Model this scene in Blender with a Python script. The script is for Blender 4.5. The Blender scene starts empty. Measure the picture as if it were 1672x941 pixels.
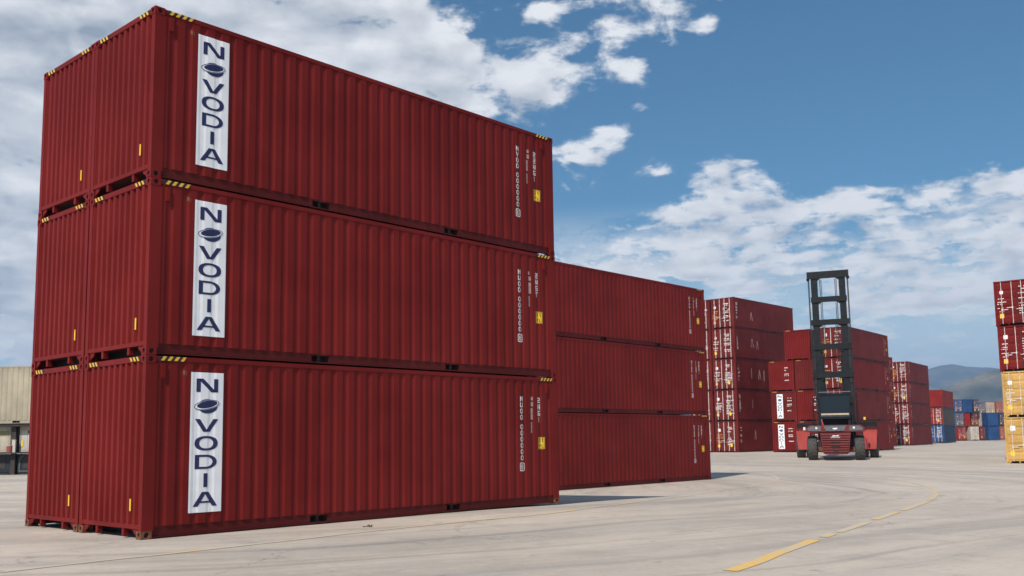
import bpy, bmesh, math, random
from mathutils import Matrix, Vector
rnd = random.Random(11)
SC = bpy.context.scene
COL = SC.collection

# ------------------------------------------------------------------ materials
def lin(c): return tuple(c) + (1.0,)

class N:
    """small node-tree helper"""
    def __init__(s, tree): s.t = tree
    def new(s, typ, **kw):
        n = s.t.nodes.new(typ)
        for k, v in kw.items(): setattr(n, k, v)
        return n
    def link(s, a, b): s.t.links.new(a, b)
    def setin(s, sock, v):
        if isinstance(v, bpy.types.NodeSocket): s.link(v, sock)
        else: sock.default_value = v
    def math(s, op, a, b=None, c=None, clamp=False):
        n = s.new('ShaderNodeMath', operation=op, use_clamp=clamp)
        s.setin(n.inputs[0], a)
        if b is not None: s.setin(n.inputs[1], b)
        if c is not None: s.setin(n.inputs[2], c)
        return n.outputs[0]
    def vmath(s, op, a, b=None):
        n = s.new('ShaderNodeVectorMath', operation=op)
        s.setin(n.inputs[0], a)
        if b is not None: s.setin(n.inputs[1], b)
        return n.outputs['Value'] if op in ('DOT_PRODUCT', 'LENGTH') else n.outputs[0]
    def noise(s, vec, scale, detail=4, rough=.55, dist=0.0, col=False):
        n = s.new('ShaderNodeTexNoise')
        s.setin(n.inputs['Vector'], vec)
        n.inputs['Scale'].default_value = scale; n.inputs['Detail'].default_value = detail
        n.inputs['Roughness'].default_value = rough; n.inputs['Distortion'].default_value = dist
        return n.outputs['Color' if col else 'Fac']
    def ramp(s, v, lo, hi, a=0.0, b=1.0, smooth=True):
        n = s.new('ShaderNodeMapRange', interpolation_type='SMOOTHSTEP' if smooth else 'LINEAR')
        s.setin(n.inputs['Value'], v)
        n.inputs['From Min'].default_value = lo; n.inputs['From Max'].default_value = hi
        n.inputs['To Min'].default_value = a; n.inputs['To Max'].default_value = b
        return n.outputs[0]
    def mix(s, fac, a, b, mode='MIX'):
        n = s.new('ShaderNodeMix', data_type='RGBA', blend_type=mode)
        s.setin(n.inputs['Factor'], fac)
        s.setin(n.inputs['A'] if False else n.inputs[6], lin(a) if isinstance(a, (tuple, list)) and len(a) == 3 else a)
        s.setin(n.inputs[7], lin(b) if isinstance(b, (tuple, list)) and len(b) == 3 else b)
        return n.outputs[2]
    def scale(s, vec, xyz, rot=(0, 0, 0)):
        n = s.new('ShaderNodeMapping'); s.link(vec, n.inputs[0])
        n.inputs['Rotation'].default_value = rot; n.inputs['Scale'].default_value = xyz
        return n.outputs[0]

def mat_base(name):
    m = bpy.data.materials.new(name); m.use_nodes = True
    t = N(m.node_tree); b = m.node_tree.nodes['Principled BSDF']
    return m, t, b

def plain(name, rgb, rough=.55, metal=0.0, var=.15, scale=6.0):
    m, t, b = mat_base(name)
    co = t.new('ShaderNodeTexCoord').outputs['Object']
    n = t.noise(co, scale, 5, .6)
    c = t.mix(t.ramp(n, .3, .7), tuple(x * (1 - var) for x in rgb), tuple(min(1, x * (1 + var)) for x in rgb))
    t.link(c, b.inputs['Base Color'])
    b.inputs['Roughness'].default_value = rough; b.inputs['Metallic'].default_value = metal
    return m

def paint(name, rgb, rough=.5, rust=.5, fade=.15, grime=.3, spec=.10):
    """weathered container paint: tone patches, vertical run-off streaks, rust chips, scuffs"""
    m, t, b = mat_base(name)
    tc = t.new('ShaderNodeTexCoord'); co = tc.outputs['Object']
    info = t.new('ShaderNodeObjectInfo')
    off = t.new('ShaderNodeCombineXYZ')
    for i in range(3): t.link(t.math('MULTIPLY', info.outputs['Random'], 37.0 + 11 * i), off.inputs[i])
    geo = t.new('ShaderNodeNewGeometry')
    p = geo.outputs['Position']
    big = t.noise(p, .55, 4, .6)
    med = t.noise(p, 3.2, 6, .65)
    streak = t.noise(t.scale(p, (7.0, 7.0, .35)), 1.6, 5, .65)
    chips = t.noise(p, 9.0, 8, .72)
    scr = t.noise(t.scale(p, (1.2, 1.2, 9.0)), 2.0, 6, .7)
    dark = tuple(x * (1 - fade * 1.25) for x in rgb)
    lite = tuple(min(1, x * (1 + fade) + .002) for x in rgb)
    c = t.mix(t.ramp(big, .3, .7), dark, lite)
    c = t.mix(t.math('MULTIPLY', t.ramp(streak, .5, .75), grime), c, tuple(.42 * x + .003 for x in rgb))
    c = t.mix(t.math('MULTIPLY', t.ramp(streak, .46, .25), grime * .55), c, tuple(min(1, .95 * x + .012) for x in rgb))
    c = t.mix(t.math('MULTIPLY', t.ramp(med, .6, .8), .3), c, tuple(min(1, x * .85 + .010) for x in rgb))
    c = t.mix(t.math('MULTIPLY', t.ramp(scr, .68, .76), .25), c, tuple(min(1, x + .06) for x in rgb))
    rustmask = t.math('MULTIPLY', t.ramp(chips, .62, .68), t.ramp(med, .52, .62))
    c = t.mix(t.math('MULTIPLY', rustmask, rust), c, (.10, .035, .015))
    t.link(c, b.inputs['Base Color'])
    r = t.math('ADD', t.math('MULTIPLY', med, .25), rough - .12)
    t.link(r, b.inputs['Roughness'])
    b.inputs['Specular IOR Level'].default_value = spec
    bump = t.new('ShaderNodeBump'); bump.inputs['Strength'].default_value = .06; bump.inputs['Distance'].default_value = .02
    t.link(t.math('ADD', t.math('MULTIPLY', big, 2.0), t.math('MULTIPLY', med, .35)), bump.inputs['Height'])
    t.link(bump.outputs[0], b.inputs['Normal'])
    return m

M = {}
M['red'] = paint('red_container_paint', (.150, .0108, .0094), fade=.12, grime=.10)
M['red_d'] = paint('slightly_darker_red_container_paint', (.143, .0104, .0090), fade=.12, grime=.12)
M['red_l'] = paint('slightly_lighter_red_container_paint', (.156, .0114, .0099), fade=.12, grime=.10)
M['red_b'] = paint('red_container_paint_brownish', (.130, .0150, .0125), rust=.7, grime=.3)
M['red_c'] = paint('bright_red_container_paint', (.22, .018, .014), rust=.5)
M['red_dark'] = paint('dark_red_rail_paint', (.088, .0105, .0095), rust=.8, grime=.5)  # red darkened to put the recessed bottom rails' shade into their colour, plus rust and grime
M['yellow'] = paint('yellow_container_paint', (.50, .30, .095), rust=.7, grime=.4)
M['blue'] = paint('blue_container_paint', (.022, .06, .16), rust=.4)
M['navy'] = paint('dark_blue_container_paint', (.02, .04, .085), rust=.4)
M['greyblue'] = paint('grey_blue_container_paint', (.07, .10, .16), rust=.4)
M['brown'] = paint('grey_brown_container_paint', (.075, .062, .055), rust=.6)
M['orange'] = paint('orange_container_paint', (.38, .12, .04), rust=.5)
M['cream'] = paint('cream_container_paint', (.40, .36, .29), rust=.7, rough=.6)
M['beige'] = paint('beige_container_paint', (.36, .315, .235), rust=.4, rough=.6, grime=.35)
M['white'] = paint('white_container_paint', (.50, .46, .41), rust=.6)
M['pink'] = paint('faded_red_container_paint', (.27, .085, .065), rust=.6)
M['olive'] = plain('olive_panel_paint', (.22, .19, .09), .6)
M['bin_edge'] = plain('bin_edge_paint', (.07, .075, .08), .6)
M['bin_blue'] = plain('bin_blue_paint', (.006, .010, .017), .55, var=.4)
M['debris'] = plain('dry_debris_brown', (.10, .075, .05), .9)
M['rusty'] = plain('rusty_steel', (.14, .05, .022), .8, var=.5, scale=14)
M['hole'] = plain('casting_pocket', (.012, .009, .008), .9)
M['dark_steel'] = plain('dark_underframe_steel', (.03, .022, .02), .75, var=.3)
M['floor'] = plain('container_floor_boards', (.05, .03, .02), .85)
M['stripe_yellow'] = plain('hazard_yellow', (.70, .40, .035), .5, var=.25, scale=20)
M['stripe_black'] = plain('hazard_black', (.012, .011, .011), .55)
M['vinyl'] = plain('white_vinyl', (.80, .80, .82), .45, var=.05, scale=2.5)
M['ink'] = plain('navy_ink', (.012, .014, .075), .45, var=.1)
M['letter_white'] = plain('white_lettering_paint', (.85, .82, .79), .55, var=.1)
M['letter_faded'] = plain('faded_white_lettering', (.40, .24, .21), .6, var=.3, scale=12)
M['label_yellow'] = plain('yellow_label', (.85, .52, .02), .5, var=.1)
M['black'] = plain('black_print', (.015, .014, .014), .5)
M['bar_dim'] = plain('dull_bar', (.22, .15, .14), .6)
M['bar'] = plain('galvanised_bar', (.62, .54, .52), .45, metal=.1, var=.25)
M['gasket'] = plain('door_gasket', (.02, .017, .017), .8)
M['sticker_white'] = plain('white_sticker', (.74, .74, .76), .5, var=.1)
M['sticker_orange'] = plain('orange_sticker', (.75, .30, .04), .5)
M['mast'] = plain('dark_mast_steel', (.0085, .0095, .011), .6, var=.4, scale=3); M['mast'].node_tree.nodes['Principled BSDF'].inputs['Specular IOR Level'].default_value = .22
M['truck_red'] = paint('truck_red_paint', (.40, .070, .062), rust=.5, rough=.45, grime=.4)
M['truck_red_dark'] = paint('truck_dull_red_paint', (.16, .030, .029), rust=.6, rough=.5, grime=.5)
M['truck_grey'] = plain('truck_grey_panel', (.10, .10, .11), .5, var=.25)
M['rubber'] = plain('tyre_rubber', (.050, .046, .042), .85, var=.4, scale=8)
M['rim'] = plain('wheel_rim', (.16, .05, .04), .6)
M['cable'] = plain('hoist_cable', (.02, .02, .021), .5)
M['lamp'] = plain('lamp_lens', (.75, .75, .72), .2)
M['tan'] = plain('tan_rail', (.50, .38, .27), .6)
def glass():
    m, t, b = mat_base('tinted_cab_glass')
    b.inputs['Base Color'].default_value = (.010, .018, .025, 1); b.inputs['Roughness'].default_value = .12
    b.inputs['Specular IOR Level'].default_value = .3
    return m
M['glass'] = glass()

# ------------------------------------------------------------------ mesh builder
class MB:
    def __init__(s): s.v = []; s.f = []; s.m = []; s.mats = []
    def mi(s, mat):
        if mat not in s.mats: s.mats.append(mat)
        return s.mats.index(mat)
    def poly(s, pts, mat):
        i = len(s.v); s.v += [tuple(p) for p in pts]
        s.f.append(tuple(range(i, i + len(pts)))); s.m.append(s.mi(mat))
    def box(s, x0, x1, y0, y1, z0, z1, mat):
        i = len(s.v); k = s.mi(mat)
        s.v += [(x, y, z) for z in (z0, z1) for (x, y) in ((x0, y0), (x1, y0), (x1, y1), (x0, y1))]
        for q in ((0, 3, 2, 1), (4, 5, 6, 7), (0, 1, 5, 4), (1, 2, 6, 5), (2, 3, 7, 6), (3, 0, 4, 7)):
            s.f.append(tuple(i + a for a in q)); s.m.append(k)
    def hexa(s, lo, hi, mat):
        """lo, hi: four points each, same winding"""
        i = len(s.v); k = s.mi(mat); s.v += [tuple(p) for p in lo] + [tuple(p) for p in hi]
        for q in ((0, 3, 2, 1), (4, 5, 6, 7), (0, 1, 5, 4), (1, 2, 6, 5), (2, 3, 7, 6), (3, 0, 4, 7)):
            s.f.append(tuple(i + a for a in q)); s.m.append(k)
    def prism(s, poly, t0, t1, fn, mat):
        """extrude 2-D poly between t0, t1; fn(a, b, t) -> xyz"""
        n = len(poly); i = len(s.v); k = s.mi(mat)
        s.v += [fn(a, b, t0) for a, b in poly] + [fn(a, b, t1) for a, b in poly]
        s.f.append(tuple(range(i, i + n))[::-1]); s.f.append(tuple(range(i + n, i + 2 * n))); s.m += [k, k]
        for a in range(n):
            b = (a + 1) % n
            s.f.append((i + a, i + b, i + n + b, i + n + a)); s.m.append(k)
    def tube(s, p0, p1, r, mat, n=8):
        p0, p1 = Vector(p0), Vector(p1); d = (p1 - p0).normalized()
        a = d.orthogonal().normalized(); b = d.cross(a)
        ring = [(math.cos(2 * math.pi * j / n), math.sin(2 * math.pi * j / n)) for j in range(n)]
        i = len(s.v); k = s.mi(mat)
        for p in (p0, p1): s.v += [tuple(p + a * (c * r) + b * (q * r)) for c, q in ring]
        for j in range(n):
            s.f.append((i + j, i + (j + 1) % n, i + n + (j + 1) % n, i + n + j)); s.m.append(k)
        s.f.append(tuple(range(i, i + n))[::-1]); s.f.append(tuple(range(i + n, i + 2 * n))); s.m += [k, k]
    def revolve(s, prof, mat, n=32, axis='x'):
        """prof: list (t along axis, r); closed solid"""
        i = len(s.v); k = s.mi(mat); q = len(prof)
        for j in range(n):
            c, w = math.cos(2 * math.pi * j / n), math.sin(2 * math.pi * j / n)
            s.v += [(t, r * c, r * w) for t, r in prof]
        for j in range(n):
            for a in range(q - 1):
                s.f.append((i + j * q + a, i + j * q + a + 1, i + ((j + 1) % n) * q + a + 1, i + ((j + 1) % n) * q + a)); s.m.append(k)
    def mapped(s, fn): s.v = [fn(*p) for p in s.v]; return s
    def mesh(s, name, fix=True, smooth=False):
        me = bpy.data.meshes.new(name); me.from_pydata(s.v, [], s.f)
        for mt in s.mats: me.materials.append(M[mt] if isinstance(mt, str) else mt)
        me.polygons.foreach_set('material_index', s.m)
        if fix:
            bm = bmesh.new(); bm.from_mesh(me)
            bmesh.ops.recalc_face_normals(bm, faces=bm.faces); bm.to_mesh(me); bm.free()
        if smooth: me.polygons.foreach_set('use_smooth', [True] * len(me.polygons))
        me.update(); return me

def link(name, me, parent=None):
    o = bpy.data.objects.new(name, me); COL.objects.link(o)
    if parent is not None: o.parent = parent
    return o
def thing(name, label, cat, loc=(0, 0, 0), rz=0.0, group=None):
    o = link(name, None); o.location = loc; o.rotation_euler = (0, 0, rz)
    o['label'] = label; o['category'] = cat
    if group: o['group'] = group
    return o

# ------------------------------------------------------------------ place: ground shape, camera numbers
CAM_H = 1.47648
def sm(a, b, x):
    t = min(1, max(0, (x - a) / (b - a))); return t * t * (3 - 2 * t)
def g(x, y):
    """the yard's slight drainage dip across the middle"""
    return -0.44 * sm(20, 36, y) * (1 - .82 * sm(60, 88, y)) * sm(-12, -1, x)

# ------------------------------------------------------------------ lettering
STROKES = {  # squared stencil characters: stroke ends in a unit box
 'N': [((0, 0), (0, 1)), ((0, 1), (1, 0)), ((1, 0), (1, 1))], 'V': [((0, 1), (.5, 0)), ((.5, 0), (1, 1))], 'U': [((0, 1), (0, .12)), ((0, .06), (1, .06)), ((1, .12), (1, 1))],
 'D': [((0, 0), (0, 1)), ((0, 1), (.75, 1)), ((.75, 1), (1, .75)), ((1, .75), (1, .25)), ((1, .25), (.75, 0)), ((.75, 0), (0, 0))],
 'O': [((.25, 0), (0, .2)), ((0, .2), (0, .8)), ((0, .8), (.25, 1)), ((.25, 1), (.75, 1)), ((.75, 1), (1, .8)), ((1, .8), (1, .2)), ((1, .2), (.75, 0)), ((.75, 0), (.25, 0))],
 'S': [((1, 1), (.1, 1)), ((0, .95), (0, .55)), ((0, .5), (1, .5)), ((1, .45), (1, .05)), ((1, 0), (0, 0))], 'T': [((0, 1), (1, 1)), ((.5, 1), (.5, 0))],
 'G': [((1, 1), (.1, 1)), ((0, .95), (0, .05)), ((0, 0), (1, 0)), ((1, .05), (1, .45)), ((1, .45), (.5, .45))], '1': [((.5, 0), (.5, 1)), ((.25, .85), (.5, 1))],
 '2': [((0, 1), (1, 1)), ((1, .95), (1, .55)), ((1, .5), (0, .5)), ((0, .45), (0, .05)), ((0, 0), (1, 0))], '6': [((1, 1), (0, 1)), ((0, 1), (0, 0)), ((0, 0), (1, 0)), ((1, 0), (1, .5)), ((1, .5), (0, .5))],
 'P': [((0, 0), (0, 1)), ((0, 1), (1, 1)), ((1, 1), (1, .5)), ((1, .5), (0, .5))], 'L': [((0, 1), (0, 0)), ((0, 0), (1, 0))]}
STROKES['0'] = STROKES['O']; STROKES['8'] = STROKES['O'] + [((0, .5), (1, .5))]
def glyph(ch, cx, z0, w, hgt, st=None):
    st = st or hgt * .2; P = []
    for (a, b), (c, e) in STROKES[ch]:
        x0, y0, x1, y1 = cx - w / 2 + st / 2 + a * (w - st), z0 + st / 2 + b * (hgt - st), cx - w / 2 + st / 2 + c * (w - st), z0 + st / 2 + e * (hgt - st)
        l = math.hypot(x1 - x0, y1 - y0) or 1; dx, dy = (x1 - x0) / l * st / 2, (y1 - y0) / l * st / 2
        P.append([(x0 - dx - dy, y0 - dy + dx), (x0 - dx + dy, y0 - dy - dx), (x1 + dx + dy, y1 + dy - dx), (x1 + dx - dy, y1 + dy + dx)])
    return P
def ring(cx, cz, rx, rz, w, n=40, p=2.0, tilt=0.0, wz=None):
    wz = wz or w; out = []
    def pt(t, ax, az):
        c, s_ = math.cos(t), math.sin(t)
        x = math.copysign(abs(c) ** (2 / p), c) * ax; z = math.copysign(abs(s_) ** (2 / p), s_) * az
        return (cx + x * math.cos(tilt) - z * math.sin(tilt), cz + x * math.sin(tilt) + z * math.cos(tilt))
    for j in range(n):
        a, b = 2 * math.pi * j / n, 2 * math.pi * (j + 1) / n
        out.append([pt(a, rx, rz), pt(b, rx, rz), pt(b, rx - w, rz - wz), pt(a, rx - w, rz - wz)])
    return out
def disc(cx, cz, rx, rz, tilt=0.0, n=36):
    return [[(cx + math.cos(t) * rx * math.cos(tilt) - math.sin(t) * rz * math.sin(tilt), cz + math.cos(t) * rx * math.sin(tilt) + math.sin(t) * rz * math.cos(tilt))
             for t in [2 * math.pi * j / n for j in range(n)]]]
def drape(layers, breaks, fn, name):
    """layers: (polys, material, offset). Cut the flat shapes at the corrugation's breaks, then lay them on the sheet:
    fn(u, z, offset) -> xyz"""
    bm = bmesh.new(); mats = []
    for pols, mt, off in layers:
        if mt not in mats: mats.append(mt)
        b2 = bmesh.new()
        for p in pols:
            try: b2.faces.new([b2.verts.new((u, 0, z)) for u, z in p])
            except ValueError: pass
        us = [v.co.x for v in b2.verts]
        for x in breaks:
            if min(us) < x < max(us):
                bmesh.ops.bisect_plane(b2, geom=b2.verts[:] + b2.edges[:] + b2.faces[:], plane_co=(x, 0, 0), plane_no=(1, 0, 0), dist=1e-6)
        mp = {}
        for v in b2.verts: mp[v] = bm.verts.new(fn(v.co.x, v.co.z, off))
        for f in b2.faces:
            nf = bm.faces.new([mp[v] for v in f.verts]); nf.material_index = mats.index(mt)
        b2.free()
    me = bpy.data.meshes.new(name); bm.to_mesh(me); bm.free()
    for mt in mats: me.materials.append(M[mt])
    return me

def novodia(u0, u1, z0, z1):
    """navy letters of the vertical banner, one above the other"""
    w = u1 - u0; hgt = z1 - z0; cx = (u0 + u1) / 2; P = []
    def Z(f): return z1 - f * hgt
    hw = .33 * w; st = .125 * w
    def seg(a, b, t):  # slanted stroke with flat ends
        return [(a[0] - t / 2, a[1]), (a[0] + t / 2, a[1]), (b[0] + t / 2, b[1]), (b[0] - t / 2, b[1])]
    # N
    t_, b_ = Z(.045), Z(.142)
    P += [[(cx - hw, b_), (cx - hw + st, b_), (cx - hw + st, t_), (cx - hw, t_)], [(cx + hw - st, b_), (cx + hw, b_), (cx + hw, t_), (cx + hw - st, t_)],
          seg((cx - hw + st * .95, t_), (cx + hw - st * .95, b_), st * 1.35)]
    # V
    t_, b_ = Z(.336), Z(.428)
    P += [seg((cx - hw + st * .4, t_), (cx - st * .25, b_), st * 1.15), seg((cx + hw - st * .4, t_), (cx + st * .25, b_), st * 1.15)]
    # O
    P += ring(cx, Z(.51), .35 * w, .052 * hgt, st * 1.1, p=2.3, wz=.0155 * hgt)
    # D
    t_, b_ = Z(.592), Z(.693); zc = (t_ + b_) / 2; hz = (t_ - b_) / 2; sz = .0155 * hgt
    P.append([(cx - hw, b_), (cx - hw + st, b_), (cx - hw + st, t_), (cx - hw, t_)])
    xm = cx + .02 * w
    P.append([(cx - hw + st, t_ - sz), (xm, t_ - sz), (xm, t_), (cx - hw + st, t_)]); P.append([(cx - hw + st, b_), (xm, b_), (xm, b_ + sz), (cx - hw + st, b_ + sz)])
    rx = cx + hw - xm
    for j in range(20):
        a, b = -math.pi / 2 + math.pi * j / 20, -math.pi / 2 + math.pi * (j + 1) / 20
        P.append([(xm + rx * math.cos(a), zc + hz * math.sin(a)), (xm + rx * math.cos(b), zc + hz * math.sin(b)),
                  (xm + (rx - st) * math.cos(b), zc + (hz - sz) * math.sin(b)), (xm + (rx - st) * math.cos(a), zc + (hz - sz) * math.sin(a))])
    # I
    P.append([(cx - st / 2, Z(.822)), (cx + st / 2, Z(.822)), (cx + st / 2, Z(.724)), (cx - st / 2, Z(.724))])
    # A
    t_, b_ = Z(.856), Z(.958)
    P += [seg((cx - st * .25, t_), (cx - hw + st * .3, b_), st * 1.15), seg((cx + st * .25, t_), (cx + hw - st * .3, b_), st * 1.15),
          [(cx - hw * .55, Z(.934)), (cx + hw * .55, Z(.934)), (cx + hw * .5, Z(.921)), (cx - hw * .5, Z(.921))]]
    # the ringed planet that stands for the second letter
    pz = Z(.24)
    planet = [(disc(cx + .02 * w, pz - .004 * hgt, .30 * w, .052 * hgt), 'ink', .0045),
              (disc(cx - .01 * w, pz + .006 * hgt, .40 * w, .035 * hgt, .17), 'vinyl', .0060),
              (ring(cx - .01 * w, pz + .006 * hgt, .385 * w, .0335 * hgt, .022 * w, tilt=.17, wz=.0045 * hgt), 'ink', .0075),
              (disc(cx + .005 * w, pz + .009 * hgt, .31 * w, .0255 * hgt, .17), 'ink', .0078)]
    return [(P, 'ink', .0045)] + planet

# ------------------------------------------------------------------ containers
H = 2.896
LOD = 0
CACHE = {}
def cached(key, fn):
    if key not in CACHE: CACHE[key] = fn()
    return CACHE[key]

def profile(a0, a1, pitch, outer, depth, face, inner=None):
    """trapezoid corrugation along a0..a1: list of (a, y)"""
    n = max(1, round((a1 - a0) / pitch)); p = (a1 - a0) / n; sl = (p - outer * p - (outer if inner is None else inner) * p) / 2
    pts = [(a0, face)]
    for i in range(n):
        s = a0 + i * p; o = outer * p
        q = [(s + o / 2, face), (s + o / 2 + sl, face + depth), (s + p - o / 2 - sl, face + depth), (s + p - o / 2, face)]
        pts += q
    pts.append((a1, face)); return pts
def interp(pr, a):
    for (a0, y0), (a1, y1) in zip(pr, pr[1:]):
        if a0 <= a <= a1: return y0 if a1 == a0 else y0 + (y1 - y0) * (a - a0) / (a1 - a0)
    return pr[0][1] if a < pr[0][0] else pr[-1][1]

class Dim:
    """one container size: length, width and its corrugation profiles"""
    def __init__(s, L, W, fine=True, Hc=H):
        s.L, s.W, s.H, s.fine = L, W, Hc, fine
        s.key = (round(L, 3), round(W, 3), round(Hc, 3), fine)
        s.side = profile(.2, L - .2, .28, .46, .019, .010, .20)
        s.end = profile(.09, W - .09, .2, .37, .052, .012)
    def on_side(s, u, z, off): return (u, interp(s.side, u) - off, z)
    def on_end(s, u, z, off): return (interp(s.end, s.W - u) - off, s.W - u, z)
    def on_door(s, u, z, off): return (-.004 - off, s.W - u, z)

CW, CD, CH = .178, .12, .125   # corner casting
def casting_mesh(mat):
    mb = MB(); x, y, z = CW, CD + .04, CH
    def face(o, e1, e2, n, w, hh, holes=True):
        o, e1, e2, n = Vector(o), Vector(e1), Vector(e2), Vector(n)
        P = lambda a, b, d=0: tuple(o + e1 * a + e2 * b - n * d)
        rx, rz = min(w * .24, .04), min(hh * .33, .04)
        k = 16
        c = [(w / 2 + rx * math.copysign(abs(math.cos(t)) ** .8, math.cos(t)), hh / 2 + rz * math.copysign(abs(math.sin(t)) ** .8, math.sin(t))) for t in [2 * math.pi * (j + .5) / k for j in range(k)]]
        def edge(a, b):
            dx, dz = a - w / 2, b - hh / 2; m = max(abs(dx) / (w / 2), abs(dz) / (hh / 2)); return (w / 2 + dx / m, hh / 2 + dz / m)
        out = []
        for t in [2 * math.pi * (j + .5) / k for j in range(k)]:
            out.append(edge(w / 2 + math.cos(t) * w, hh / 2 + math.sin(t) * hh))
        corners = {1: (0, 0)}
        for j in range(k):
            j2 = (j + 1) % k; a, b = out[j], out[j2]
            pts = [P(*a)]
            if abs(a[0] - b[0]) > 1e-6 and abs(a[1] - b[1]) > 1e-6:
                pts.append(P(0 if min(a[0], b[0]) < 1e-6 else w, 0 if min(a[1], b[1]) < 1e-6 else hh))
            pts += [P(*b), P(*c[j2]), P(*c[j])]
            mb.poly(pts, mat)
            mb.poly([P(*c[j]), P(*c[j2]), P(*c[j2], .022), P(*c[j], .022)], mat)
        mb.poly([P(*q, .022) for q in c], 'hole')
    face((0, 0, 0), (1, 0, 0), (0, 0, 1), (0, -1, 0), x, z)
    face((0, y, 0), (0, -1, 0), (0, 0, 1), (-1, 0, 0), y, z)
    face((x, y, 0), (-1, 0, 0), (0, 0, 1), (0, 1, 0), x, z)
    face((x, 0, 0), (0, 1, 0), (0, 0, 1), (1, 0, 0), y, z)
    face((0, 0, z), (1, 0, 0), (0, 1, 0), (0, 0, 1), x, y)
    face((0, y, 0), (1, 0, 0), (0, -1, 0), (0, 0, -1), x, y)
    return mb.mesh('corner_casting', fix=False)

def place(me_key, build, name, parent):
    return link(name, cached(me_key, lambda: build()), parent)

def flipper(d, flip):
    return (lambda x, y, z: (d.L - x, d.W - y, z)) if flip else (lambda x, y, z: (x, y, z))

def stripe_mesh(a0, a1, z0, z1, fn, slant=.05):
    """slanted yellow and black bars along a rail"""
    mb = MB(); n = max(3, round((a1 - a0) / .055)); w = (a1 - a0) / n
    for j in range(n):
        a, b = a0 + j * w, a0 + (j + 1) * w
        mb.prism([(a, z0), (b, z0), (b + slant, z1), (a + slant, z1)], .0, .004, fn, 'stripe_yellow' if j % 2 else 'stripe_black')
    return mb.mesh('hazard_stripe')

def dashes(rows, seed, mat='letter_white'):
    """tiny unreadable rows of lettering as little bars: rows = (u0, u1, z, height)"""
    r = random.Random(seed); P = []
    for u0, u1, z, hh in rows:
        u = u0
        while u < u1:
            w = hh * r.uniform(.4, .8)
            if r.random() > .18: P.append([(u, z), (u + w, z), (u + w, z + hh), (u, z + hh)])
            u += w + hh * .3
    return [(P, mat, .003)]
def column_text(s, cu, ztop, pitch, hh, w):
    P = []; z = ztop
    for ch in s:
        if ch != ' ':
            P += glyph(ch, cu, z - hh, w, hh)
            z -= pitch
        else: z -= pitch * .55
    return P, z

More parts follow.
